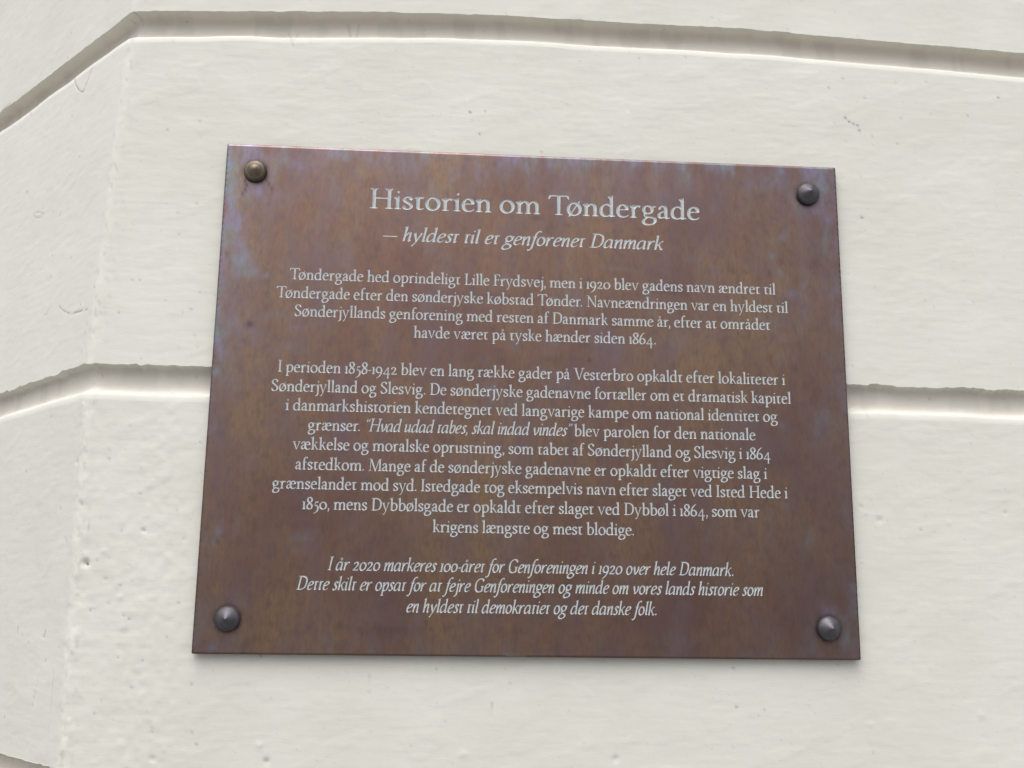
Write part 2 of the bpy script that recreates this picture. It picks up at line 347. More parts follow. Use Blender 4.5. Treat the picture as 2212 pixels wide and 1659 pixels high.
def italic(ch):
    p = Pen(20.5, 10.5, 32); w = 8.8
    def st(x, y0, y1, head=True):
        stem(p, x, y0, y1, w)
        if head: p.poly((x-w-9, y1-16), (x+w, y1-16), (x+w, y1+3), (x+2, y1-1), (x-w-9, y1-10))
    def tail(x): p.run(bz((x, 22), (x, 2), (x+8, 0), (x+20, 16), 5), w1=5)
    def ent(x0, x1): 
        p.run(join(bz((x0+3, 44), (x0+14, 74), (x1-18, 98), (x1-8, 96), 6), bz((x1-8, 96), (x1+1, 94), (x1, 80), (x1, 66), 4)), w0=6); stem(p, x1, 14, 68, w)
    sl = .20; W = 70
    if ch in 'nh':
        st(14, 0, 97 if ch == 'n' else 160); ent(14, 58); p.polys += []; stem(p, 58, 6, 30, w); p.run(bz((58, 14), (58, 0), (64, -1), (76, 12), 5), w1=5); W = 76
    elif ch == 'm': st(14, 0, 97); ent(14, 56); stem(p, 56, 0, 30, w); ent(56, 98); p.run(bz((98, 18), (98, 0), (104, -1), (116, 12), 5), w1=5); W = 116
    elif ch == 'r': st(14, 0, 97); p.run(bz((17, 46), (26, 76), (38, 100), (58, 93), 7), w0=6); p.poly((46, 96), (58, 98), (63, 88), (56, 82), (46, 86)); W = 60
    elif ch == 'u': st(14, 20, 97); st(62, 10, 97); p.run(bz((14, 24), (14, -2), (32, -4), (58, 44), 8), w1=6); tail(62); W = 82
    elif ch in 'ij':
        p.poly((12, 132), (21, 142), (31, 133), (22, 122))
        if ch == 'i': st(16, 14, 97); tail(16); W = 36
        else: st(16, -20, 97); p.run(bz((16, -14), (16, -36), (6, -48), (-14, -54), 6), w1=8); W = 28
    elif ch == 'l': st(16, 14, 160); tail(16); W = 36
    elif ch in 'adå':
        p.run(join(bz((62, 88), (50, 99), (32, 96), (22, 84), 6), bz((22, 84), (6, 66), (1, 24), (15, 8), 7), bz((15, 8), (28, -3), (50, 12), (62, 48), 7)), w1=6)
        st(65, 14, 95 if ch != 'd' else 160, head=(ch == 'd')); tail(65); W = 86
        if ch == 'å': p.ring(50, 128, 10, 11, w=7, n=14)
    elif ch == 'b':
        st(14, 20, 160); p.run(join(bz((17, 56), (26, 82), (44, 100), (58, 92), 7), bz((58, 92), (72, 80), (68, 26), (48, 8), 7), bz((48, 8), (34, -2), (16, 4), (14, 28), 6))); W = 72
    elif ch == 'p':
        st(16, -48, 97); foot(p, 16, -54, 12, 12, w=8); p.run(join(bz((19, 50), (30, 80), (48, 100), (60, 92), 7), bz((60, 92), (74, 80), (70, 26), (52, 8), 7), bz((52, 8), (40, 0), (30, 2), (20, 10), 5))); W = 74
    elif ch in 'o': p.ring(38, 49, 30, 46, n=24); W = 76
    elif ch == 'e':
        p.run(join(bz((14, 48), (40, 50), (62, 62), (62, 80), 7), bz((62, 80), (60, 98), (42, 100), (28, 88), 6), bz((28, 88), (6, 66), (4, 20), (20, 7), 7), bz((20, 7), (36, -3), (52, 6), (64, 22), 6)), w1=5); W = 68
    elif ch == 's': p.run(cat([(52, 80), (44, 93), (30, 94), (20, 84), (22, 68), (36, 48), (44, 30), (38, 10), (22, 3), (6, 14)])); p.poly((47, 76), (55, 76), (54, 92), (46, 90)); p.poly((3, 6), (11, 6), (11, 22), (4, 24)); W = 56
    elif ch == 't': st(20, 16, 100, head=False); p.poly((2, 86), (46, 88), (50, 97), (24, 97), (18, 104), (4, 94)); tail(20); W = 50
    elif ch == 'f':
        p.run(join(bz((-14, -50), (2, -58), (14, -44), (18, -14), 7), [(18, -14), (22, 50), (26, 104)], bz((26, 104), (30, 140), (46, 166), (68, 156), 7))); p.poly((-20, -44), (-8, -40), (-4, -52), (-16, -56)); p.poly((58, 160), (70, 160), (74, 150), (66, 144)); p.poly((4, 88), (46, 88), (50, 96), (6, 96)); W = 48
    elif ch == 'g':
        p.ring(38, 66, 27, 30, n=20); p.poly((52, 90), (62, 82), (78, 86), (80, 95), (62, 95))
        p.run(bz((22, 42), (8, 30), (10, 18), (28, 14), 6), w=9)
        p.run(join(bz((22, 16), (40, 8), (62, 2), (66, -12), 6), bz((66, -12), (68, -34), (44, -50), (20, -50), 6), bz((20, -50), (-8, -48), (-14, -26), (4, -8), 6), bz((4, -8), (10, -2), (18, 4), (26, 10), 4))); W = 78
    elif ch == 'v':
        p.poly((2, 84), (16, 98), (24, 94), (42, 6), (30, -2)); p.run(bz((36, 2), (62, 30), (76, 70), (62, 94), 8)); W = 74
    elif ch == 'y':
        p.poly((4, 84), (16, 98), (26, 94), (48, 8), (36, 2)); p.poly((64, 96), (78, 98), (80, 88), (48, 0), (24, -46), (15, -44), (40, 4)); p.poly((8, -40), (22, -36), (24, -50), (12, -56)); W = 78
    elif ch == 'k':
        st(14, 0, 160); p.run(cat([(18, 40), (34, 60), (54, 84), (66, 94)]), w=8); p.poly((58, 98), (70, 99), (72, 88), (62, 86)); p.poly((30, 56), (42, 64), (70, 8), (58, 2)); p.run(bz((60, 14), (66, 0), (74, 2), (80, 12), 4), w1=5); W = 74
    elif ch == 'H':
        for x in (24, 112): stem(p, x, 0, 155, w); foot(p, x, 0, 13, 13, w=w); foot(p, x, 155, 13, 13, up=-1, w=w)
        p.poly((24, 76), (112, 76), (112, 84), (24, 84)); W = 128
    elif ch == 'I': stem(p, 24, 0, 155, w); foot(p, 24, 0, 12, 12, w=w); foot(p, 24, 155, 12, 12, up=-1, w=w); W = 46
    elif ch == 'D':
        stem(p, 26, 0, 155, w); p.poly((3, 0), (26, 0), (26, 7), (3, 7)); p.poly((3, 148), (26, 148), (26, 155), (3, 155))
        p.run(join(bz((24, 150), (56, 152), (80, 150), (96, 130), 7), bz((96, 130), (112, 108), (110, 48), (92, 24), 8), bz((92, 24), (76, 4), (48, 4), (24, 5), 7))); W = 120
    elif ch == 'G':
        p.run(cat([(98, 126), (88, 146), (64, 152), (34, 140), (14, 106), (14, 60), (28, 18), (56, 3), (80, 6), (96, 16)])); p.poly((94, 118), (101, 118), (102, 148), (94, 146)); stem(p, 96, 8, 66, w); foot(p, 96, 70, 12, 10, up=-1, w=w); W = 114
    elif ch == '0': p.ring(40, 48, 33, 44); W = 80
    elif ch == '1': stem(p, 20, 0, 96, w); foot(p, 20, 0, 11, 11, w=w); foot(p, 20, 96, 11, 3, up=-1, w=w); W = 40
    elif ch == '2':
        p.run(cat([(12, 72), (18, 90), (36, 95), (52, 88), (56, 72), (44, 46), (26, 24), (10, 8)])); p.poly((4, 0), (66, 0), (72, 22), (65, 20), (60, 12), (12, 12)); W = 74
    elif ch == '9': p.ring(38, 58, 30, 38, n=22); p.run(bz((69, 56), (70, 10), (46, -36), (10, -54), 10), w1=6); W = 78
    elif ch == '.': p.poly((0, 11), (12, 23), (24, 11), (12, -1)); W = 26
    elif ch == ',': p.poly((1, 12), (10, 20), (22, 12), (22, -4), (8, -28), (2, -26), (11, 0)); W = 26
    elif ch == '-': p.poly((2, 40), (34, 42), (34, 53), (2, 51)); W = 38
    elif ch == '–': p.poly((0, 42), (128, 42), (128, 52), (0, 52)); W = 128
    elif ch == '“':
        for x in (4, 30): p.poly((x, 118), (x+10, 112), (x+16, 124), (x+14, 150), (x+8, 150), (x+2, 130))
        W = 48
    elif ch == '”':
        for x in (4, 30): p.poly((x+2, 144), (x+10, 154), (x+18, 142), (x+14, 124), (x+2, 112), (x, 114), (x+8, 134))
        W = 48
    return [[(x+sl*y, y) for x, y in q] for q in p.polys], W
KERN = {'To': -22, 'Tø': -22, 'r.': -12, 'r,': -12, 'Ve': -18, 'fo': -6, 'fe': -6, 'ge': -4, 'Fr': -4, 'Dy': -4, 'Da': -2, 'rj': 4, 'k.': 8, '4.': 8, '4,': 6, 'g.': 4, 'g,': 6, 'gt': -2, 'yd': -4, 'ry': -4, 'va': -6, 'av': -4, 'ej': 8, 'ij': 6, '-å': -2}

# ============================================================ the rusticated plaster wall
WY = .006                                   # the wall surface lies 6 mm behind the face of the plaque
XF, FANG = -.3373, .842
XFZ = [(-.60, -.339), (-.28, -.3385), (-.20, -.3400), (-.10, -.3425), (.011, -.3450), (.10, -.3430), (.20, -.3400), (.31, -.3355), (.6, -.334)]
def xf(z): return np.interp(z, [a[0] for a in XFZ], [a[1] for a in XFZ])
#                    # fold line of the chamfered corner and its angle
PITCH = .3005
EDGES = [.3208+PITCH*k for k in (2, 1, 0)] + [.0158, -.2806, -.2806-PITCH, -.2806-2*PITCH]    # sharp upper edge of every joint
# joint profile below its upper edge: (drop, depth) in metres
PROF = [(0, -.0001), (.0003, .0022), (.0007, .0056), (.0014, .0088), (.0026, .0104), (.0045, .0110), (.0075, .0110), (.0105, .0109), (.0132, .0106),
        (.0156, .0101), (.0174, .0093), (.0190, .0079), (.0203, .0058), (.0214, .0034), (.0226, .0013), (.0242, .0003), (.0280, .0)]
def axis(lo, hi, f0, f1, fine, coarse):
    a = list(np.arange(f0, f1, fine)); x = f0; st = fine; left = []
    while x > lo: st = min(st*1.25, coarse); x -= st; left.append(x)
    x = a[-1]; st = fine
    while x < hi: st = min(st*1.25, coarse); x += st; a.append(x)
    return np.array(left[::-1] + a)
S = axis(-1.7, 1.5, -.66, .45, .00135, .03)
def edge_wave(s, k):
    "the joints were run by hand: slow wander plus chipped arrises"
    w = .0011*(noise(s*9, 0*s+k*5.3, 2)-.5)*2
    if k == 4: w = w + .0030*sstep(.30, .40, s)
    if k == 2: w = w*.3 + np.interp(s, [-.62, -.45, -.335, -.162, -.03, .195, .427], [-.0017, -.004, -.005, .0038, .0073, .0048, -.0048])
    if k == 3: w = w*.3 + np.interp(s, [-.53, -.346, -.25, .25, .40], [0, .0008, 0, 0, -.0016])
    return w
def relief(s, z):
    "outward height of the plaster, metres"
    h = .0005*(fbm(s*11, z*11, 1, 2)-.5)*2
    h += .00007*(noise(s*38, z*300, 5)-.5) + .00006*(noise(s*70+z*8, z*520, 9)-.5)           # brush strokes
    h += .00007*(fbm(s*190, z*190, 11, 2)-.5)
    n = fbm(s*34, z*52, 21, 2); h += .00013*sstep(.60, .80, n) - .00010*sstep(.40, .24, n)      # trowel lumps and hollows
    g = fbm((s+z*.5)*26, (z-s*.4)*75, 27, 2); h += .00009*sstep(.68, .74, g)                    # dried runs and ridges of old paint
    nf = np.exp(-((s-xf(z)-.002)/.010)**2)                                                        # the crumbly arris of the fold
    h += nf*(.45+.55*sstep(.1, -.1, z))*(.0013*(fbm(s*150, z*105, 31, 3)-.5) + .0008*(noise(s*50, z*34, 33)-.5))
    w2 = np.exp(-((s-XF-.05)/.045)**2)*sstep(.08, -.10, z); h += w2*.0006*(fbm(s*170, z*150, 37, 2)-.5)
    return h
# measured marks on the paint: (s, z, radius mm, darkness, pit mm)
MARKS = [(-0.0556, 0.2381, 0.9, 0.8, 0.4),
 (-0.0577, 0.2484, 1.4, -0.6, -0.3),
 (-0.0429, 0.2395, 0.8, 0.5, 0.2),
 (-0.0472, 0.2191, 0.9, 0.55, 0.3),
 (0.0763, 0.2441, 1.2, -0.7, -0.3),
 (0.0742, 0.2327, 1.1, -0.5, -0.2),
 (0.2503, 0.2746, 0.8, 0.5, 0.2),
 (0.2629, 0.2838, 0.6, 0.5, 0.2),
 (0.2635, 0.2475, 0.9, 0.9, 0.3),
 (0.2665, 0.2443, 0.8, 0.9, 0.3),
 (0.27, 0.2423, 0.7, 0.7, 0.2),
 (0.2736, 0.2412, 0.8, 0.8, 0.2),
 (0.275, 0.2366, 0.9, 0.9, 0.3),
 (0.3997, 0.2726, 1.1, 0.6, 0.2),
 (0.3117, 0.2497, 0.6, 0.4, 0.2),
 (0.2815, 0.2671, 0.6, 0.4, 0),
 (0.2731, 0.1586, 0.6, 0.8, 0.3),
 (0.3711, 0.2545, 0.6, 0.5, 0.1),
 (-0.3332, -0.1346, 2.6, 0.3, 2.0),
 (-0.3321, -0.1359, 1.2, 0.85, 1.0),
 (-0.3163, -0.1312, 1.0, 0.3, 0.4),
 (-0.3249, -0.1327, 1.0, 0.3, 0.4),
 (-0.52, 0.206, 0.9, 0.6, 0.5),
 (-0.435, 0.2537, 0.9, 0.45, 0.4),
 (-0.4349, 0.1614, 0.8, 0.5, 0.3),
 (-0.4398, 0.1258, 0.7, 0.4, 0.2),
 (-0.3256, 0.0579, 0.7, 0.4, 0.2),
 (-0.2273, 0.0905, 0.8, 0.6, 0.3),
 (-0.2146, 0.0719, 0.8, 0.6, 0.3),
 (-0.3116, 0.0846, 0.6, 0.4, 0.2),
 (-0.4475, -0.0584, 1.0, 0.4, 0.3),
 (-0.4541, -0.1061, 0.9, 0.4, 0.3),
 (-0.3573, -0.1186, 0.7, 0.4, 0.2),
 (-0.4345, -0.1843, 1.1, 0.5, 0.5),
 (-0.3823, -0.1859, 1.0, 0.5, 0.4),
 (-0.3848, -0.1894, 0.7, 0.4, 0.3),
 (-0.293, -0.1103, 1.4, 0.25, 1.2),
 (-0.2626, -0.116, 1.0, 0.25, 0.8),
 (-0.2252, -0.1005, 1.5, 0.35, 0.4),
 (-0.2976, -0.0827, 0.9, 0.45, 0.3),
 (-0.3024, -0.1725, 1.0, 0.4, 0.4),
 (-0.3038, -0.2026, 0.8, 0.4, 0.5),
 (-0.3138, -0.1646, 1.0, 0.3, 0.6),
 (-0.3177, -0.1462, 1.2, 0.3, 0.7),
 (-0.3066, -0.1511, 1.0, 0.35, 0.5),
 (0.1547, -0.2346, 0.8, 0.6, 0.3),
 (-0.1207, -0.2149, 0.7, 0.35, 0.2),
 (-0.1646, -0.1927, 0.7, 0.45, 0.2),
 (-0.1206, -0.2258, 0.8, 0.35, 0.3),
 (-0.0268, 0.3296, 0.5, 0.3, 0.1),
 (-0.1867, -0.2922, 0.8, 0.2, 0.1),
 (0.1305, -0.1952, 0.6, 0.3, 0.1),
 (-0.3023, -0.1811, 2.2, 0.05, -1.0),
 (-0.3205, -0.1259, 2.2, 0.02, -1.2),
 (-0.3058, -0.1595, 2, 0.02, -1.0),
 (0.3069, -0.2039, 2, 0.02, -0.6),
 (0.3444, -0.2395, 3, 0.02, -0.8),
 (-0.2657, -0.267, 2.4, 0.02, -0.9),
 (-0.3343, -0.2482, 2, 0.02, -0.8),
 (-0.4366, -0.001, 1.0, 0.3, 0.3),
 (-0.4382, 0.1068, 0.7, 0.4, 0.2),
 (-0.4322, 0.0812, 0.5, 0.35, 0.2),
 (-0.4465, -0.0589, 0.9, 0.4, 0.2),
 (0.3295, -0.0939, 2.0, 0.02, -0.7),
 (0.2734, -0.0924, 2.4, 0.1, 0.7),
 (0.2625, -0.0871, 1.8, 0.02, -0.8),
 (0.259, -0.0825, 1.6, 0.1, 0.6),
 (0.3763, -0.0851, 1.6, 0.15, 0.7),
 (-0.0504, -0.2695, 3, 0.02, -1.0),
 (-0.1983, -0.2636, 2.6, 0.02, -1.1),
 (-0.1927, -0.2748, 2.4, 0.25, 1.0),
 (-0.2734, -0.2734, 2.2, 0.15, 0.8),
 (0.0627, -0.2723, 2.5, 0.1, 0.8),
 (0.2571, -0.2467, 2.4, 0.02, -0.8),
 (-0.3488, -0.0155, 1.2, 0.2, -0.5),
 (-0.3408, -0.0916, 1.4, 0.3, 0.8),
 (-0.3508, -0.0592, 1.6, 0.1, 0.8),
 (-0.4057, -0.0176, 0.4979820666192317, 0.4113720135086681, 0.2),
 (0.0868, 0.2941, 0.3552671966219496, 0.493114178733761, 0.2),
 (-0.445, 0.1927, 0.7482579342041851, 0.3645922276328568, 0.2),
 (0.2583, 0.0309, 0.6056272562176648, 0.2527157484082334, 0.2),
 (-0.286, -0.2045, 0.5592724841533205, 0.4594381496705216, 0.2),
 (0.1267, 0.2971, 0.6532920985147269, 0.4068848540259612, 0.2),
 (-0.4603, 0.3445, 0.6962108947915783, 0.3654621810329134, 0.2),
 (0.1531, -0.2065, 0.635651793444481, 0.5223845336543561, 0.2),
 (-0.3265, -0.1689, 0.5278484224203043, 0.5274553525965824, 0.2),
 (0.3096, 0.2827, 0.40438754408026756, 0.27594542943159805, 0.2),
 (-0.2507, 0.0409, 0.6006593163467215, 0.30535916944892694, 0.2),
 (-0.0131, 0.0791, 0.490364195508072, 0.40477593759187724, 0.2),
 (-0.2923, -0.2237, 0.6227928546539867, 0.5251309604200061, 0.2),
 (0.258, -0.2669, 0.6185094168650073, 0.25708486768987443, 0.2),
 (-0.247, -0.255, 0.7118783938048947, 0.3991876262160132, 0.2),
 (0.161, 0.1984, 0.6826431721093417, 0.40073632332294973, 0.2),
 (-0.4625, 0.3212, 0.691576995369072, 0.5464321052225535, 0.2),
 (-0.3238, -0.1687, 0.5141847309383636, 0.25276788105848336, 0.2),
 (-0.3531, -0.1516, 0.6991068098512805, 0.2154665213953402, 0.2),
 (0.0772, 0.3079, 0.6373761909794065, 0.3158339511066527, 0.2),
 (-0.2433, -0.2633, 0.5521681494592177, 0.5494781308815218, 0.2),
 (-0.1816, 0.273, 0.5899051235186403, 0.21098221676136122, 0.2),
 (-0.4449, 0.0751, 0.5941868491869366, 0.2546696468547477, 0.2),
 (-0.3774, -0.2065, 0.4755322079664367, 0.5355307992429593, 0.2),
 (-0.2647, 0.076, 0.5341638531383619, 0.3820255446073974, 0.2),
 (0.0974, -0.0456, 0.5737044248061562, 0.4170441474058417, 0.2),
 (-0.252, -0.0014, 0.522476621372373, 0.45210893825044846, 0.2),
 (-0.2321, 0.1247, 0.7411189265794541, 0.38239455264842215, 0.2),
 (-0.3499, 0.3147, 0.5160841375215528, 0.402987824828973, 0.2),
 (-0.4584, -0.0571, 0.6028722141184462, 0.22102817871970307, 0.2),
 (-0.3054, 0.0213, 0.6217125592152435, 0.3234019440643666, 0.2),
 (0.146, -0.1276, 0.3588729875963239, 0.22120188127602908, 0.2),
 (-0.2756, -0.2545, 0.45044891127338804, 0.35970924537273274, 0.2),
 (0.0572, 0.1232, 0.49558203573598275, 0.3094347314189188, 0.2),
 (-0.3459, -0.0542, 0.4701615893462357, 0.33200611946512093, 0.2),
 (0.2167, 0.3277, 0.5777032008282329, 0.4573106135874784, 0.2),
 (-0.4233, 0.1948, 0.6715230681579654, 0.2835433119142447, 0.2),
 (-0.2661, 0.041, 0.6292265626699399, 0.23564459242115504, 0.2),
 (-0.4007, 0.1147, 0.6834155566229235, 0.3534507563964855, 0.2),
 (0.2858, 0.2319, 0.4846840940179523, 0.4275813317023732, 0.2),
 (-0.2635, 0.0315, 0.4400111370891539, 0.24232176364860025, 0.2),
 (0.0044, 0.2053, 0.672710895050183, 0.493466732659879, 0.2),
 (-0.4739, 0.1694, 0.6728905672667814, 0.4246780397738286, 0.2),
 (0.2369, 0.1132, 0.4018756551184427, 0.30218001180469367, 0.2),
 (-0.2868, 0.1415, 0.48854171226674137, 0.34591699355572136, 0.2),
 (-0.0835, 0.0622, 0.7182449531950522, 0.2545992506284257, 0.2),
 (-0.4455, -0.2526, 0.7019913006504193, 0.5454197792600786, 0.2),
 (-0.0641, -0.2465, 0.7209508857645354, 0.27773175769531244, 0.2),
 (-0.27, -0.1876, 0.6151948802113962, 0.38165524182601374, 0.2),
 (-0.1898, 0.1012, 0.44098653454044795, 0.2238236684374018, 0.2),
 (-0.3208, 0.1303, 0.6740767516032873, 0.21577688352987595, 0.2),
 (0.3062, -0.0993, 0.7195419198228968, 0.513798507744417, 0.2),
 (-0.2559, -0.0424, 0.35525779867484514, 0.4608543935588366, 0.2),
 (-0.2843, 0.1236, 0.6151584417219312, 0.3837374473955387, 0.2),
 (-0.317, -0.2421, 0.594865563850365, 0.3194734300962983, 0.2),
 (-0.2011, -0.2003, 0.5408789986716253, 0.4738137891253743, 0.2),
 (-0.4083, 0.2077, 0.5638548162211108, 0.48588379652592306, 0.2),
 (-0.2635, -0.1631, 0.7187066045094528, 0.4821178637070198, 0.2),
 (-0.2944, 0.3145, 0.601442884120033, 0.5018940988190259, 0.2),
 (-0.4514, 0.1687, 0.4574344444813999, 0.3845431624493391, 0.2),
 (-0.3404, 0.0169, 0.660599064289111, 0.20063302740423272, 0.2),
 (-0.4657, 0.2756, 0.3998504938180247, 0.2239458409621159, 0.2),
 (-0.2332, -0.1967, 0.38445120309413827, 0.37574200236422595, 0.2),
 (-0.1691, 0.1185, 0.4905158233219299, 0.4264197646556244, 0.2),
 (-0.3174, 0.0846, 0.4264328002572737, 0.3150717061016327, 0.2),
 (-0.3094, -0.0313, 0.6364171288104041, 0.3330833217378888, 0.2),
 (-0.5482, 0.2636, 0.49930983025079323, 0.4115522036522248, 0.2),
 (0.2158, 0.0901, 0.6704643638236503, 0.418024278508782, 0.2),
 (-0.3497, 0.0794, 0.5484606407882082, 0.4460082311945559, 0.2),
 (-0.0783, -0.1061, 0.5343359649715577, 0.28577915375327434, 0.2),
 (-0.3093, -0.1107, 0.3786323988531152, 0.3487109909098918, 0.2),
 (-0.0714, -0.2088, 0.7245936284231094, 0.3309824939003885, 0.2),
 (-0.2477, -0.1625, 0.45487189031079694, 0.3624501250065445, 0.2),
 (-0.2979, -0.1752, 0.6149158413702004, 0.5105702250120256, 0.2),
 (-0.2695, -0.0945, 0.6434940705251395, 0.39734538410745535, 0.2),
 (-0.3234, -0.0502, 0.35196051142676954, 0.2502314260794937, 0.2),
 (-0.3012, 0.2891, 0.38671955038404954, 0.23475485727729226, 0.2),
 (0.3075, 0.2261, 0.3593949477120755, 0.49453745110560365, 0.2),
 (-0.4112, -0.1944, 0.6194139077720675, 0.49266368295045365, 0.2),
 (0.3517, -0.03, 0.6694988998436486, 0.2126942444494805, 0.2),
 (-0.2803, -0.0047, 0.6360631711432494, 0.2373602941189843, 0.2),
 (0.1756, -0.2368, 0.37445579931175116, 0.31348640363140345, 0.2),
 (-0.2988, -0.1832, 0.4468504250000407, 0.2629203545010873, 0.2),
 (-0.211, -0.064, 0.651417323775958, 0.3378054822870613, 0.2),
 (-0.3724, 0.0688, 0.4901137934822998, 0.34637617795325837, 0.2),
 (-0.3505, 0.0021, 0.7392225829645678, 0.34449098032162306, 0.2),
 (-0.3001, 0.2119, 0.6263352440846113, 0.4646406077067462, 0.2),
 (0.1225, 0.0022, 0.5434883569364983, 0.4250335513827814, 0.2),
 (-0.2747, 0.2205, 0.3883442923365782, 0.4618541826995122, 0.2),
 (0.3243, 0.0073, 0.5272214102341777, 0.4516187243188682, 0.2),
 (-0.4747, 0.1775, 0.4296719346837854, 0.40496606029917603, 0.2),
 (-0.1725, 0.1708, 0.6264529631675315, 0.5336989441725413, 0.2),
 (-0.3603, -0.116, 0.5152802723503859, 0.4987738155171341, 0.2),
 (0.0506, 0.157, 0.4370419511414388, 0.20809366474921087, 0.2),
 (-0.334, 0.0707, 0.4188990967568425, 0.32616462471774865, 0.2),
 (-0.1517, -0.1521, 0.40744405215506824, 0.5469262759696181, 0.2),
 (-0.323, -0.0566, 0.5372211831227451, 0.4921141074271066, 0.2),
 (0.2433, -0.0191, 0.5425197273277922, 0.4522481566319696, 0.2),
 (-0.2704, 0.0621, 0.6434353765304417, 0.5360906050804721, 0.2),
 (-0.0473, 0.1776, 0.44391148879602504, 0.4511909251814071, 0.2),
 (-0.2759, -0.2521, 0.6915526040022744, 0.28473213137358666, 0.2),
 (-0.2721, 0.15, 0.42487429863783144, 0.44665701043829364, 0.2),
 (-0.2498, -0.221, 0.45200317254575917, 0.5027846285384727, 0.2),
 (-0.1679, 0.0512, 0.6415873730149791, 0.23007389561301944, 0.2),
 (-0.4246, -0.1891, 0.46670535515584205, 0.32483137963954306, 0.2),
 (0.0462, -0.0933, 0.3527534783762221, 0.3171806779951928, 0.2),
 (-0.3358, 0.0088, 0.4340385068783268, 0.4047868882106933, 0.2),
 (0.3632, 0.088, 0.5677426139080929, 0.2417118449447511, 0.2),
 (-0.3737, -0.0926, 0.39501160215860376, 0.5105161542789589, 0.2),
 (0.3365, 0.2843, 0.7265150180479956, 0.33097819304056403, 0.2)]
CRACKS = [([(-0.443, 0.294), (-0.4365, 0.2859), (-0.4281, 0.2772), (-0.4195, 0.2716), (-0.4168, 0.272), (-0.4125, 0.2775), (-0.4049, 0.2887)], 0.42, 0.75),
 ([(-0.4136, 0.0756), (-0.4054, 0.0709), (-0.3938, 0.066), (-0.3865, 0.0643), (-0.3737, 0.0639), (-0.3567, 0.0622)], 0.42, 0.6),
 ([(-0.4314, 0.0778), (-0.4394, 0.0724)], 0.5, 0.3),
 ([(-0.4362, 0.1064), (-0.4419, 0.1027)], 0.4, 0.3),
 ([(-0.4336, -0.1843), (-0.4351, -0.189)], 0.5, 0.4),
 ([(-0.3825, -0.1849), (-0.383, -0.1897)], 0.6, 0.5),
 ([(-0.3328, -0.102), (-0.3339, -0.1158)], 0.35, 0.25),
 ([(-0.3887, -0.222), (-0.3921, -0.2324), (-0.3947, -0.2427)], 0.35, 0.3),
 ([(-0.3359, 0.3158), (-0.3347, 0.3049), (-0.3345, 0.2932)], 0.6, 0.45),
 ([(-0.0295, -0.2334), (-0.0304, -0.2416)], 0.5, 0.25),
 ([(-0.1208, -0.2126), (-0.1208, -0.2202)], 0.45, 0.3),
 ([(0.2026, -0.1842), (0.2097, -0.1876), (0.2186, -0.1902)], 0.5, 0.18),
 ([(0.2325, -0.2018), (0.2349, -0.2045)], 0.5, 0.25),
 ([(-0.3553, 0.0551), (-0.3607, 0.026)], 0.4, 0.2),
 ([(-0.3616, -0.2139), (-0.3621, -0.2632)], 0.4, 0.12),
 ([(-0.2093, 0.3072), (-0.2058, 0.2989), (-0.2035, 0.2906)], 1.0, 0.22),
 ([(-0.2017, 0.3076), (-0.2033, 0.2949)], 0.8, 0.2),
 ([(-0.16, 0.3183), (-0.1571, 0.3035)], 0.9, 0.22),
 ([(-0.1512, 0.3187), (-0.1525, 0.3038)], 0.8, 0.2),
 ([(-0.543, 0.2957), (-0.5345, 0.2882)], 0.5, 0.5),
 ([(-0.5195, 0.2041), (-0.5157, 0.2058)], 0.6, 0.4),
 ([(-0.618, 0.3197), (-0.5947, 0.3208)], 0.5, 0.5),
 ([(-0.4717, 0.1708), (-0.4732, 0.1697), (-0.4778, 0.1699), (-0.4841, 0.1713), (-0.4902, 0.1734), (-0.4941, 0.1757), (-0.4945, 0.1773), (-0.4913, 0.1777), (-0.4855, 0.1768), (-0.479, 0.175), (-0.4739, 0.1727), (-0.4717, 0.1708)], 0.45, 0.3)]
def seg_dist(s, z, a, b):
    d = np.array(b)-np.array(a); L = d@d + 1e-12; t = np.clip(((s-a[0])*d[0]+(z-a[1])*d[1])/L, 0, 1)
    return np.hypot(s-a[0]-t*d[0], z-a[1]-t*d[1])
def paint(s, z, h):
    dirt = np.exp(-((s-xf(z)-.002)/.008)**2)*.16*sstep(.66, .80, fbm(s*260, z*200, 57, 2)); fresh = np.zeros_like(h)
    dirt = np.maximum(dirt, .16*sstep(.88, .94, fbm(s*330, z*400, 59, 2)))
    for ms, mz, r, k, pit in MARKS:
        if k > .2: r = max(r, 1.0)
        if k > .6: k = min(1., k*1.35)
        d = np.hypot(s-ms, z-mz)*1000/r
        g = np.exp(-d**2*1.2)*(.75+.5*noise(s*900, z*900, 3))
        if k > 0: dirt = np.maximum(dirt, g*k)
        else: fresh = np.maximum(fresh, -g*k)
        h = h - (pit if pit > 0 else pit*.45)*.001*g
    for pts, wd, k in CRACKS:
        for a, b in zip(pts[:-1], pts[1:]):
            if max(a[0], b[0]) < s.min() or min(a[0], b[0]) > s.max(): continue
            d = seg_dist(s, z, a, b)*1000/wd; g = np.exp(-d**2); dirt = np.maximum(dirt, g*k); h = h - .00035*g
    return dirt, fresh, h
def to_world(s, z, h):
    "wall coordinates and outward height to a point; the fold is rounded over a few millimetres"
    t = xf(z) - s; r = .006
    ts = np.where(t > r, t, np.where(t < -r, 0, (t+r)**2/(4*r)))         # smooth max(t,0)
    dt = np.where(t > r, 1., np.where(t < -r, 0, (t+r)/(2*r)))
    a = FANG*dt
    x = s + ts*(1-math.cos(FANG)); y = WY + ts*math.sin(FANG)
    return np.stack([x - h*np.sin(a)*1.0, y - h*np.cos(a), z], -1)
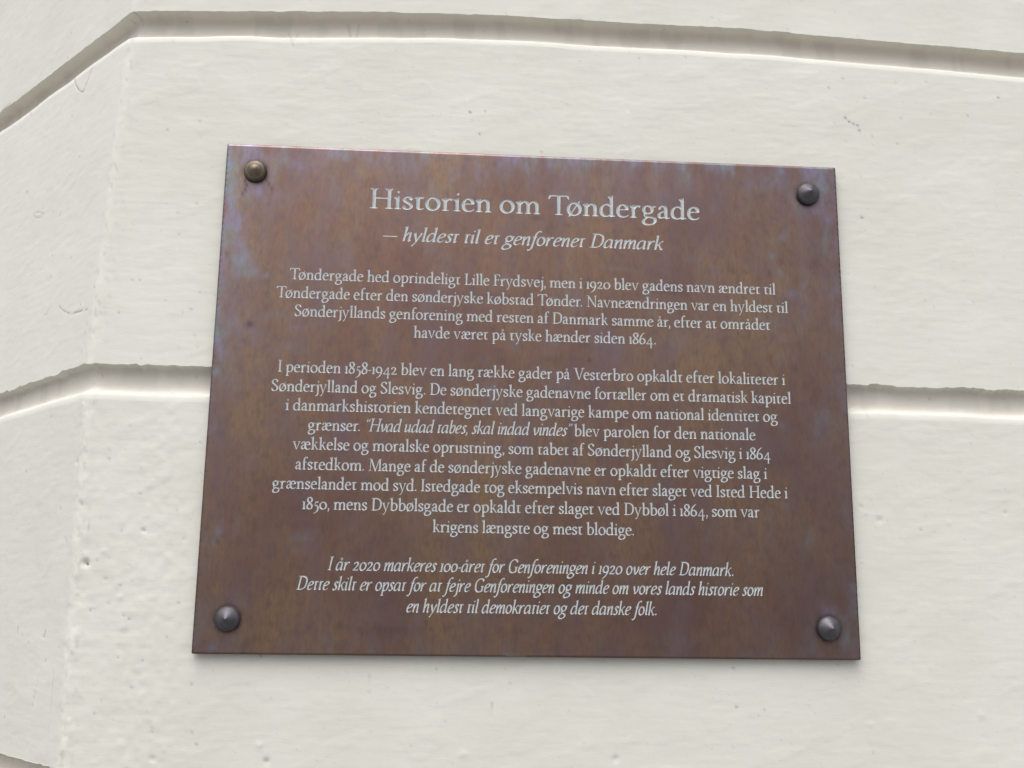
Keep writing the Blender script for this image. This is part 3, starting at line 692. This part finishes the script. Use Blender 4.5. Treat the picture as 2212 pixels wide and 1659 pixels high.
def strip(name, rows, mat, parent, k_top=None, k_bot=None, **props):
    "rows: list of (function s->z, depth); one mesh over all columns"
    n = len(rows); s = np.tile(S, (n, 1)); z = np.stack([r[0](S) for r in rows]); dep = np.stack([np.broadcast_to(r[1](S) if callable(r[1]) else r[1], S.shape) for r in rows])
    h = relief(s, z); dirt, fresh, h = paint(s, z, h)
    damp = np.where(dep > .002, .45, 1.)
    h = h*damp - dep
    if props.pop('joint', 0):
        j = np.stack([sstep(.001, .010, dep[i]) for i in range(n)])
        dirt = np.maximum(dirt, j*np.clip((fbm(s*60, z*25, 51, 3)-.55)*.8, 0, .09)); 
    joint_shade = np.stack([sstep(.0015, .0090, dep[i]) for i in range(n)])*(.6+.4*fbm(s*5, z*9, 53, 2))  # painted joint shade, stronger with depth, also dims the lower lip
    V = to_world(s, z, h).reshape(-1, 3); m_ = len(S)
    i = np.arange((n-1)*m_).reshape(n-1, m_)[:, :-1].ravel()
    F = np.stack([i, i+m_, i+m_+1, i+1], 1)
    me = mesh_np(name, V, F, True, {'dirt': dirt, 'fresh': fresh, 'joint_shade': joint_shade})
    return link(name, me, mat, parent, **props)

wall = empty('plastered_wall', (0, WY, -.95), label='off-white painted plaster wall with deep horizontal joints, folding back at the left behind the plaque', category='wall')
wall_parts = []
def upper(k):
    def f(s):
        ck = 1.6 if k == 3 else .7
        chip = ck*(.0009*(fbm(s*150, s*0+k*3.1, 41, 3)-.5)*2 + .0006*sstep(.60, .75, noise(s*60, s*0+k, 43)))
        return EDGES[k] + edge_wave(s, k) + chip
    return f
def lower(k):
    return lambda s: EDGES[k] + edge_wave(s, k) - PROF[-1][0] + .0010*(noise(s*24, s*0+k*2.2, 45)-.5)*2
def between(fa, fb, u): return lambda s: fa(s)*(1-u) + fb(s)*u
for k in range(len(EDGES)):
    fine = k in (2, 3, 4)
    up, lo = upper(k), lower(k)
    tot = PROF[-1][0]; rows = []
    for i in range(len(PROF)-1):
        for u in ((0, .5) if fine and 2 <= i < 14 else (0,)):
            d_ = PROF[i][0]*(1-u)+PROF[i+1][0]*u; q_ = PROF[i][1]*(1-u)+PROF[i+1][1]*u
            rows.append((between(up, lo, d_/tot), (lambda q_: (lambda s: (.74 if k == 3 else 1.)*q_*(1+.035*(noise(s*18, s*0+k, 47)-.5)*2)))(q_)))
    rows.append((lo, 0.))
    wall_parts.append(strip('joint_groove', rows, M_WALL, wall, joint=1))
    if k < len(EDGES)-1:
        top, bot = lo, upper(k+1)
        Z0, Z1 = EDGES[k]-PROF[-1][0], EDGES[k+1]
        n = int((Z0-Z1)/.00135) if (k in (2, 3)) else (int((Z0-Z1)/.004))
        if k == 4: n = 110
        if k == 1: n = 150
        us = np.linspace(0, 1, n)
        us = np.sort(np.concatenate([us, [us[-2]*.5+us[-1]*.5]]))
        wall_parts.append(strip('plaster_course', [(between(top, bot, u), 0.) for u in us], M_WALL, wall))
for o in wall_parts: o.location = (0, -WY, .95)          # meshes are written in world coordinates, the thing's base is below

# ============================================================ the pavement the photographer stands on (unseen, added to bounce light into the joints)
gm, nt, bs = new_mat('pale_granite_paving')
nt.links.new(mix(nt, ramp(nt, noise_tex(nt, 40, 4), [(.35, 0.0), (.65, 1.0)]), (.15, .146, .138), (.20, .195, .185)), bs.inputs['Base Color'])
bs.inputs['Roughness'].default_value = .8
link('pavement', mesh_np('pavement', [(-60, -60, 0), (60, -60, 0), (60, 60, 0), (-60, 60, 0)], [(0, 1, 2, 3)]), gm, kind='structure').location = (0, 0, -1.76)

# ============================================================ the engraved text
PW, PH, PT = .5, .3986, .003
LINES = [  # text, style, x-height mm, start x, end x, baseline, block
 ("Historien om Tøndergade", 'r', 11.0, -.1343, .1342, .1490, 0),
 ("– hyldest til et genforenet Danmark", 'i', 7.7, -.1232, .1037, .1222, 1),
 ("Tøndergade hed oprindeligt Lille Frydsvej, men i 1920 blev gadens navn ændret til", 'r', 6.0, -.1948, .1951, .0876, 2),
 ("Tøndergade efter den sønderjyske købstad Tønder. Navneændringen var en hyldest til", 'r', 6.0, -.2042, .2048, .0725, 2),
 ("Sønderjyllands genforening med resten af Danmark samme år, efter at området", 'r', 6.0, -.1894, .1896, .0578, 2),
 ("havde været på tyske hænder siden 1864.", 'r', 6.0, -.0960, .0964, .0431, 2),
 ("I perioden 1858-1942 blev en lang række gader på Vesterbro opkaldt efter lokaliteter i", 'r', 6.0, -.1996, .2001, .0129, 3),
 ("Sønderjylland og Slesvig. De sønderjyske gadenavne fortæller om et dramatisk kapitel", 'r', 6.0, -.2039, .2042, -.0023, 3),
 ("i danmarkshistorien kendetegnet ved langvarige kampe om national identitet og", 'r', 6.0, -.1922, .1928, -.0171, 3),
 ("grænser. |“Hvad udad tabes, skal indad vindes”| blev parolen for den nationale", 'r', 6.0, -.1745, .1744, -.0322, 3),
 ("vækkelse og moralske oprustning, som tabet af Sønderjylland og Slesvig i 1864", 'r', 6.0, -.1852, .1858, -.0472, 3),
 ("afstedkom. Mange af de sønderjyske gadenavne er opkaldt efter vigtige slag i", 'r', 6.0, -.1824, .1827, -.0626, 3),
 ("grænselandet mod syd. Istedgade tog eksempelvis navn efter slaget ved Isted Hede i", 'r', 6.0, -.1989, .1985, -.0774, 3),
 ("1850, mens Dybbølsgade er opkaldt efter slaget ved Dybbøl i 1864, som var", 'r', 6.0, -.1756, .1757, -.0926, 3),
 ("krigens længste og mest blodige.", 'r', 6.0, -.0771, .0771, -.1082, 3),
 ("I år 2020 markeres 100-året for Genforeningen i 1920 over hele Danmark.", 'i', 6.5, -.1545, .1537, -.1377, 4),
 ("Dette skilt er opsat for at fejre Genforeningen og minde om vores lands historie som", 'i', 6.5, -.1769, .1762, -.1523, 4),
 ("en hyldest til demokratiet og det danske folk.", 'i', 6.5, -.0950, .0938, -.1678, 4),
]
_cache = {}
def glyph(ch, it):
    """(boundary points, boundary edges, all points, triangles, distance to the rim, advance), in units of 1/100 x-height"""
    key = (ch, it)
    if key in _cache: return _cache[key]
    polys, W = (italic if it else roman)(ch)
    V = []; F = []
    for q in polys:
        a = sum(q[i][0]*q[(i+1) % len(q)][1]-q[(i+1) % len(q)][0]*q[i][1] for i in range(len(q)))
        if abs(a) < .05: continue
        if a < 0: q = q[::-1]
        F.append(list(range(len(V), len(V)+len(q)))); V += [Vector(p) for p in q]
    v, e, f, ov, oe, of = delaunay_2d_cdt(V, [], F, 1, .02)
    inside = [tuple(t) for t, o in zip(f, of) if o]
    cnt = {}
    for t in inside:
        for i in range(3):
            a, b = t[i], t[(i+1) % 3]; cnt[(min(a, b), max(a, b))] = cnt.get((min(a, b), max(a, b)), 0) + 1
    be = [k for k, c_ in cnt.items() if c_ == 1]
    P = np.array([tuple(p) for p in v])
    # snap points that are crowded together (an edge met twice cancels, so the rim stays closed)
    idx = sorted({i for b in be for i in b}); rep = {}; keep = []
    for i in idx:
        for j in keep:
            if abs(P[i, 0]-P[j, 0]) < 1.3 and abs(P[i, 1]-P[j, 1]) < 1.3: rep[i] = j; break
        else: keep.append(i); rep[i] = i
    par = {}
    for a, b in be:
        a, b = rep[a], rep[b]
        if a != b: kk = (min(a, b), max(a, b)); par[kk] = par.get(kk, 0) ^ 1
    be = [k for k, c_ in par.items() if c_]
    use = sorted({i for b in be for i in b}); nid = {i: n for n, i in enumerate(use)}
    bp = [P[i] for i in use]; bedge = [(nid[a], nid[b]) for a, b in be]
    B = np.array(bp); A1 = B[[e_[0] for e_ in bedge]]; B1 = B[[e_[1] for e_ in bedge]]
    def dist(Q):
        d = B1-A1; L = (d*d).sum(1)+1e-9; t = np.clip(((Q[:, None]-A1)*d).sum(2)/L, 0, 1)
        return np.sqrt((((A1+t[..., None]*d)-Q[:, None])**2).sum(2)).min(1)
    def inside_q(Q):
        y0, y1 = A1[:, 1], B1[:, 1]; Y = Q[:, 1:2]
        with np.errstate(divide='ignore', invalid='ignore'):
            c_ = ((y0 > Y) != (y1 > Y)) & (Q[:, :1] < (B1[:, 0]-A1[:, 0])*(Y-y0)/(y1-y0)+A1[:, 0])
        return c_.sum(1) % 2 == 1
    lo, hi = B.min(0), B.max(0)
    gx, gy = np.meshgrid(np.arange(lo[0], hi[0], 4.2), np.arange(lo[1], hi[1], 4.2)); G = np.stack([gx.ravel(), gy.ravel()], 1)
    G[:, 0] += (np.arange(len(G)) // gx.shape[1] % 2)*2.1
    G = G[inside_q(G)]
    if len(G): G = G[dist(G) > 2.6]
    Q = np.vstack([B, G]) if len(G) else B
    v, e, f, ov, oe, of = delaunay_2d_cdt([Vector(p) for p in Q], bedge, [], 0, 1e-4)
    P2 = np.array([tuple(p) for p in v]); T = np.array([tuple(t) for t in f])
    T = T[inside_q(P2[T].mean(1))]
    d2 = dist(P2); d2[d2 < .6] = 0
    _cache[key] = (B, bedge, P2, T, d2, W)
    return _cache[key]

def lay(text, style, xh, x0, x1):
    "place the glyphs of a line: list of (glyph key, x, sx, k)"
    it = style == 'i'; pos = 0.; out = []; prev = ''; k = xh/100*.001
    for ch in text:
        if ch == '|': it = not it; prev = ''; continue
        if ch == ' ': pos += 47 if not it else 44; prev = ''; continue
        pos += KERN.get(prev+ch, 0)
        g_ = 1.09 if it and style == 'r' else 1.0                  # the quotation is set a touch larger
        out.append(((ch, it), pos, g_)); pos += (glyph(ch, it)[5] + (7.5 if not it else 6))*g_; prev = ch
    # ink extents
    lo = min(p + glyph(*g)[0][:, 0].min() for g, p, _ in out[:2]); hi = max(p + glyph(*g)[0][:, 0].max() for g, p, _ in out[-2:])
    sx = (x1-x0)/((hi-lo)*k)
    return [(g, x0+(p-lo)*k*sx, sx, q) for g, p, q in out], sx

holesV = []; holesE = []; letters = []; nv = 0
for text, style, xh, x0, x1, bz_, blk in LINES:
    items, sx = lay(text, style, xh, x0, x1); k = xh/100*.001
    print('line scale %.3f' % sx, text[:20])
    lv = []; lf = []; off = 0
    k_ = k
    for g, px, sx, q in items:
        k = k_*q
        B, be, P2, T, d2, W = glyph(*g)
        hv = np.stack([px + B[:, 0]*k*sx, bz_ + B[:, 1]*k], 1)
        holesV.append(hv); holesE.append(np.array(be)+nv); nv += len(hv)
        depth = np.minimum(d2*k*.55, .0006)
        lv.append(np.stack([px + P2[:, 0]*k*sx, depth, bz_ + P2[:, 1]*k], 1)); lf.append(T+off); off += len(P2)
    letters.append((blk, np.vstack(lv), np.vstack(lf)))

# ============================================================ the plaque
plaque = empty('memorial_plaque', (0, 0, -PH/2), label='patinated bronze history plaque engraved with pale Danish text, fixed to the wall by four studs', category='plaque')
t0 = time.time()
hx, hz = PW/2, PH/2
# outline, slightly eased corners
rc = .0008
outl = [(-hx+rc, -hz), (hx-rc, -hz), (hx, -hz+rc), (hx, hz-rc), (hx-rc, hz), (-hx+rc, hz), (-hx, hz-rc), (-hx, -hz+rc)]
gs = .0026
o8 = outl; outl = []
for i in range(8):
    (xa, za), (xb, zb) = o8[i], o8[(i+1) % 8]; n_ = max(1, int(math.hypot(xb-xa, zb-za)/gs))
    outl += [(xa+(xb-xa)*q/n_, za+(zb-za)*q/n_) for q in range(n_)]
NO = len(outl)
gx, gz = np.meshgrid(np.arange(-hx+gs*.6, hx-gs*.4, gs), np.arange(-hz+gs*.6, hz-gs*.4, gs))
gx = gx + (np.arange(gx.shape[0]) % 2)[:, None]*gs*.5*.9
G = np.stack([gx.ravel(), gz.ravel()], 1); G = G[(abs(G[:, 0]) < hx-.0005) & (abs(G[:, 1]) < hz-.0005)]
BLOBS = [(-0.2353, 0.1024, 0.00511, 0.01095, 0.7, -0.2),
 (-0.2238, 0.0914, 0.00584, 0.00365, 0.6, 0.5),
 (-0.2119, 0.0911, 0.00365, 0.00219, 0.55, 0.6),
 (-0.2393, 0.1369, 0.00438, 0.0219, 0.7, 0),
 (-0.2478, 0.102, 0.00365, 0.0219, 0.6, 0),
 (-0.2464, 0.1916, 0.0146, 0.00657, 0.5, 0),
 (-0.2223, 0.1571, 0.01825, 0.00584, 0.45, 0),
 (-0.2093, 0.1852, 0.0219, 0.00511, 0.4, 0),
 (0.2026, 0.1356, 0.00511, 0.00365, 0.75, 0.3),
 (0.1931, 0.1202, 0.00328, 0.00511, 0.75, -0.2),
 (0.1983, 0.1058, 0.00365, 0.00657, 0.55, 0.5),
 (0.2091, 0.0885, 0.00365, 0.00365, 0.8, 0),
 (0.2158, 0.0829, 0.00438, 0.00584, 0.35, 0.5),
 (0.219, 0.0869, 0.00292, 0.0219, 0.4, 0),
 (0.2423, 0.1552, 0.00511, 0.0219, 0.5, -0.1),
 (0.236, 0.1874, 0.0146, 0.00511, 0.3, 0),
 (-0.0347, -0.0002, 0.00584, 0.00949, 0.4, -0.2),
 (-0.0218, -0.0182, 0.00365, 0.00657, 0.3, 0),
 (-0.0165, -0.0034, 0.01095, 0.00511, 0.28, 0),
 (0.1252, 0.115, 0.00511, 0.00438, 0.25, 0),
 (0.0639, 0.0361, 0.00876, 0.01095, 0.3, -0.2),
 (-0.0251, 0.0943, 0.00438, 0.00365, 0.25, 0),
 (-0.2022, 0.0582, 0.0146, 0.00365, 0.3, -0.1),
 (-0.1838, 0.0494, 0.0146, 0.00292, 0.3, 0.2),
 (-0.2378, -0.1112, 0.00438, 0.00803, 0.6, -0.2),
 (-0.2435, -0.1181, 0.00584, 0.00365, 0.5, 0),
 (-0.2237, -0.1075, 0.00219, 0.0073, 0.5, -0.2),
 (-0.1754, -0.1136, 0.00876, 0.00438, 0.4, 0.1),
 (-0.2475, -0.0344, 0.00511, 0.00365, 0.3, 0),
 (-0.2429, 0.0273, 0.00365, 0.00511, 0.3, 0),
 (0.2147, -0.1106, 0.00584, 0.00949, 0.45, -0.2),
 (0.1976, -0.0823, 0.0073, 0.00511, 0.35, 0),
 (0.1772, -0.0355, 0.00584, 0.00365, 0.3, 0.3),
 (0.1527, -0.0543, 0.00438, 0.00365, 0.3, 0),
 (0.2304, -0.012, 0.00511, 0.0073, 0.35, -0.3),
 (0.1964, -0.0203, 0.00511, 0.00328, 0.3, 0),
 (0.0785, 0.0102, 0.00511, 0.00292, 0.2, 0),
 (-0.0201, -0.1991, 0.00255, 0.00255, 0.8, 0),
 (-0.0118, -0.199, 0.00365, 0.00255, 0.55, 0),
 (-0.2349, -0.1942, 0.00292, 0.00365, 0.5, -0.2),
 (-0.1357, -0.1952, 0.00292, 0.00292, 0.35, 0),
 (-0.0573, -0.1941, 0.00292, 0.00292, 0.25, 0),
 (-0.0423, -0.1697, 0.0073, 0.00511, 0.25, 0),
 (-0.1547, -0.1877, 0.01095, 0.00365, 0.3, 0),
 (-0.1783, -0.1239, 0.0073, 0.00292, 0.25, 0),
 (-0.0255, 0.1215, 0.00365, 0.00219, 0.2, 0),
 (0.1883, 0.0626, 0.0073, 0.00438, 0.3, 0),
 (0.016, 0.0422, 0.00584, 0.00365, 0.2, 0),
 (-0.0953, 0.1621, 0.0146, 0.00511, 0.25, 0),
 (-0.0417, 0.2003, 0.0219, 0.00328, 0.4, 0),
 (0.0536, 0.1962, 0.0219, 0.00365, 0.35, 0),
 (0.1386, 0.1957, 0.0219, 0.00365, 0.35, 0),
 (0.2266, -0.1666, 0.01022, 0.00876, 0.45, 0),
 (0.2402, -0.1836, 0.00365, 0.01095, 0.35, 0),
 (0.0645, 0.1051, 0.01825, 0.00182, 0.22, -0.05),
 (-0.0028, 0.0912, 0.0292, 0.00219, 0.15, -0.05),
 (-0.1286, 0.0158, 0.00511, 0.00292, 0.2, -0.4),
 (-0.0517, -0.0478, 0.00365, 0.00292, 0.25, 0),
 (-0.234, 0.1684, 0.00131, 0.00255, -0.85, 0),
 (-0.2327, 0.1649, 0.00124, 0.00255, -0.85, 0),
 (-0.2335, 0.1609, 0.00124, 0.00255, -0.75, 0),
 (-0.2355, 0.1573, 0.00117, 0.00219, -0.65, 0),
 (-0.2176, 0.1698, 0.00131, 0.00219, -0.75, 0),
 (-0.2152, 0.1664, 0.00139, 0.00255, -0.6, 0),
 (-0.2128, 0.1626, 0.00146, 0.00292, -0.4, 0),
 (-0.223, 0.1866, 0.0011, 0.0011, -0.1, 0),
 (-0.2231, 0.0501, 0.00328, 0.00255, -0.6, 0),
 (-0.2272, 0.037, 0.00182, 0.00182, -0.35, 0),
 (-0.2338, 0.0797, 0.00146, 0.00146, -0.25, 0),
 (0.0429, 0.0287, 0.00146, 0.00182, -0.6, 0),
 (0.0202, -0.0116, 0.00146, 0.00146, -0.5, 0),
 (-0.0362, 0.0939, 0.00182, 0.00146, -0.25, 0),
 (0.0005, 0.146, 0.00511, 0.00255, -0.35, 0),
 (0.0261, 0.1402, 0.00328, 0.00182, -0.3, 0),
 (-0.2366, -0.1183, 0.00182, 0.00146, -0.4, 0),
 (0.1906, 0.1055, 0.00146, 0.00255, -0.35, 0),
 (0.1095, 0.0872, 0.0146, 0.00292, -0.35, -0.03),
 (-0.0323, 0.0787, 0.0438, 0.00219, -0.2, -0.03),
 (0.1952, -0.0498, 0.01825, 0.0073, -0.2, 0),
 (0.2236, 0.0028, 0.00365, 0.01095, -0.2, 0),
 (0.1217, -0.2085, 0.0219, 0.00365, -0.2, 0),
 (0.107, 0.1621, 0.0219, 0.0146, -0.1, 0),
 (0.2289, 0.1187, 0.00511, 0.0146, -0.18, 0),
 (-0.1799, -0.0929, 0.01095, 0.00365, -0.15, 0),
 (-0.1073, -0.1805, 0.0219, 0.00365, -0.25, 0),
 (0.2512, -0.1136, 0.00219, 0.00511, -0.3, 0)]
extra = []                                   # denser points where small stains sit and round the studs
for bx, bzz, rx, rz, k, ang in BLOBS:
    if min(rx, rz) < .0026:
        st_ = max(.0006, min(rx, rz)*.7)
        ex, ez = np.meshgrid(np.arange(-2*rx, 2*rx, st_), np.arange(-2*rz, 2*rz, st_)); c_, s_ = math.cos(ang), math.sin(ang)
        extra.append(np.stack([bx+(ex*c_-ez*s_).ravel(), bzz+(ex*s_+ez*c_).ravel()], 1))
for sx_, sz_ in ((-.2263, .1761), (.2253, .1744), (-.2256, -.1742), (.2262, -.1762)):
    for r_ in np.arange(.0088, .0190, .0010):
        th = np.arange(44)*2*math.pi/44 + r_*300; extra.append(np.stack([sx_+r_*np.cos(th), sz_+r_*np.sin(th)], 1))
extra = np.vstack(extra); extra = extra[(abs(extra[:, 0]) < hx-.0005) & (abs(extra[:, 1]) < hz-.0005)]; G = np.vstack([G, extra])
HV = np.vstack(holesV); HE = np.vstack(holesE)
allV = np.vstack([HV, np.array(outl), G]); SC = 1000.
oE = [(len(HV)+i, len(HV)+(i+1) % NO) for i in range(NO)]
v, e, f, ov, oe, of = delaunay_2d_cdt([Vector(p) for p in allV*SC], [tuple(map(int, q)) for q in HE] + oE, [], 0, 1e-5)
P = np.array([tuple(p) for p in v])/SC; T = np.array([tuple(t) for t in f])
con = {}
nH = len(HE)
for (a, b), o in zip(e, oe):
    if o:
        hole = sum(1 for q in o if q < nH)
        con[(min(a, b), max(a, b))] = hole
emap = {}
for ti, t in enumerate(T.tolist()):
    for i in range(3):
        a, b = t[i], t[(i+1) % 3]; emap.setdefault((a, b) if a < b else (b, a), []).append(ti)
nb = [[] for _ in range(len(T))]
for k_, ts in emap.items():
    if len(ts) == 2:
        c_ = con.get(k_, 0); nb[ts[0]].append((ts[1], c_ % 2)); nb[ts[1]].append((ts[0], c_ % 2))
state = np.full(len(T), -1); start = int(np.argmin(P[T].mean(1).sum(1))); state[start] = 0; stack = [start]
while stack:
    c_ = stack.pop()
    for n_, fl in nb[c_]:
        if state[n_] < 0: state[n_] = state[c_] ^ fl; stack.append(n_)
TF = T[state == 0]
print('plate cdt', len(P), len(T), len(TF), 'in', round(time.time()-t0, 1), 's')
# patina: where the metal has gone blue-grey, where it is darker
def patina(x, z):
    dx = hx-np.abs(x); dz = hz-np.abs(z); n = fbm(x*34, z*26, 61, 3)
    b = .75*np.exp(-(hz-z)/.019)*(.5+n) + .95*np.exp(-(x+hx)/.024)*sstep(-.05, .10, z)*(.4+1.1*n) + .28*np.exp(-(x+hx)/.010) + .40*np.exp(-(hx-x)/.020)*(.4+n) + .20*np.exp(-(z+hz)/.010)
    b = b*(.55+.9*sstep(.3, .7, fbm(x*95, z*60, 69, 3))) + .22*sstep(.60, .8, fbm(x*45, z*34, 67, 3))
    for bx, bzz, rx, rz, k, ang in BLOBS:
        if k < 0: continue
        c_, s_ = math.cos(ang), math.sin(ang); u = ((x-bx)*c_+(z-bzz)*s_)/rx; w = (-(x-bx)*s_+(z-bzz)*c_)/rz
        b = b + k*np.exp(-(u*u+w*w))*(.55+.9*noise(x*260, z*170, 71))
    d = np.zeros_like(x)
    for bx, bzz, rx, rz, k, ang in BLOBS:
        if k > 0: continue
        c_, s_ = math.cos(ang), math.sin(ang); u = ((x-bx)*c_+(z-bzz)*s_)/rx; w = (-(x-bx)*s_+(z-bzz)*c_)/rz
        d = np.maximum(d, -k*np.exp(-(u*u+w*w)))
    for sx_, sz_ in ((-.2263, .1761), (.2253, .1744), (-.2256, -.1742), (.2262, -.1762)):      # dirt held round the studs, a pale halo outside it
        r_ = np.hypot(x-sx_, z-sz_)
        d = np.maximum(d, .45*np.exp(-((r_-.0098)/.0016)**2)*(.5+noise(x*400, z*400, 77)))
        b = b + .30*np.exp(-((r_-.0150)/.0035)**2)*noise(x*220, z*220, 79)
    return np.clip(b, 0, 1), np.clip(d, 0, 1)
nP = len(P); front = np.stack([P[:, 0], 0*P[:, 0], P[:, 1]], 1)
ring = []
for i, (x, z) in enumerate(outl):
    j = int(np.argmin(np.hypot(P[:, 0]-x, P[:, 1]-z))); ring.append(j)
ease = [(x, .0001, z) for x, z in outl]; back = [(x, PT, z) for x, _, z in ease]
V = np.vstack([front, ease, back])
a_ = P[TF]; area = (a_[:, 1, 0]-a_[:, 0, 0])*(a_[:, 2, 1]-a_[:, 0, 1])-(a_[:, 1, 1]-a_[:, 0, 1])*(a_[:, 2, 0]-a_[:, 0, 0])
TF = np.where((area > 0)[:, None], TF, TF[:, ::-1])
side = []
for i in range(NO):
    j = (i+1) % NO
    A, B_, C_, D_ = ring[i], ring[j], nP+i, nP+j; side += [(A, C_, D_), (A, D_, B_)]
    E_, F_ = nP+NO+i, nP+NO+j; side += [(C_, E_, F_), (C_, F_, D_)]
side += [(nP+NO, nP+NO+i+1, nP+NO+i) for i in range(1, NO-1)]
bl, dk = patina(V[:, 0], V[:, 2]); bl[list(range(nP, len(V)))] = .2
me = mesh_np('plate', V, np.vstack([TF, np.array(side)]), False, {'blue': bl, 'dark': dk})
def place(o): o.location = (0, 0, PH/2)
plate = link('plate', me, M_BRONZE, plaque); place(plate)
NAMES = {0: 'title_lettering', 1: 'subtitle_lettering', 2: 'paragraph_lettering', 3: 'paragraph_lettering', 4: 'paragraph_lettering'}
LBL = {2: 'upright lettering of the first paragraph', 3: 'upright lettering of the long middle paragraph', 4: 'italic lettering of the last paragraph'}
for blk in range(5):
    ls = [(lv, lf) for b_, lv, lf in letters if b_ == blk]
    def flip(lv, lf):
        q = lv[lf]; ar = (q[:, 1, 0]-q[:, 0, 0])*(q[:, 2, 2]-q[:, 0, 2])-(q[:, 1, 2]-q[:, 0, 2])*(q[:, 2, 0]-q[:, 0, 0])
        return np.where((ar > 0)[:, None], lf, lf[:, ::-1])
    if blk < 2:
        o = link(NAMES[blk], mesh_np(NAMES[blk], ls[0][0], flip(*ls[0]), True), M_CUT, plaque); place(o)
    else:
        g = bpy.data.objects.new(NAMES[blk], None); COL.objects.link(g); g.parent = plaque; place(g); g['label'] = LBL[blk]; g.empty_display_size = .02
        for lv, lf in ls: link('text_line', mesh_np('text_line', lv, flip(lv, lf), True), M_CUT, g)

# ---- the four cap studs: a turned head on a shank that runs into the wall
def lathe(name, prof, mat, n=56, **props):
    V = [(0, prof[0][1], 0)]; F = []
    for r, y in prof[1:]:
        V += [(r*math.cos(2*math.pi*i/n), y, r*math.sin(2*math.pi*i/n)) for i in range(n)]
    F3 = [(0, 1+i, 1+(i+1) % n) for i in range(n)]
    for k in range(len(prof)-2):
        a = 1+k*n
        for i in range(n):
            j = (i+1) % n; F3 += [(a+i, a+n+i, a+n+j), (a+i, a+n+j, a+j)]
    me = mesh_np(name, V, F3, True)
    return me
CONE = [(0, -.0102), (.0006, -.0100), (.0016, -.0093), (.0035, -.0078), (.0058, -.0059), (.0078, -.0042), (.0088, -.0031), (.0092, -.0020), (.0093, -.0006), (.0091, .0), (.003, .0), (.003, .016)]
DOME = [(0, -.0080), (.0012, -.0078), (.0026, -.0072), (.0042, -.0062), (.0056, -.0051), (.0064, -.0044), (.0070, -.0043), (.0080, -.0034), (.0088, -.0021), (.0092, -.0010), (.0091, .0), (.003, .0), (.003, .016)]
me_c = lathe('cap_stud', CONE, M_STUD_DARK); me_c.materials.append(M_STUD_DARK)
me_d = lathe('cap_stud_brass', DOME, M_STUD_BRASS); me_d.materials.append(M_STUD_BRASS)
for me_, x, z, lab in ((me_d, -.2263, .1761, 'domed brass stud with a polished ring, upper left corner'), (me_c, .2253, .1744, None), (me_c, -.2256, -.1742, None), (me_c, .2262, -.1762, None)):
    o = bpy.data.objects.new('cap_stud', me_); COL.objects.link(o); o.parent = plaque; o.location = (x, -.0001, z+PH/2); o.rotation_euler = (0, random.random()*6, 0)
    if lab: o['label'] = lab
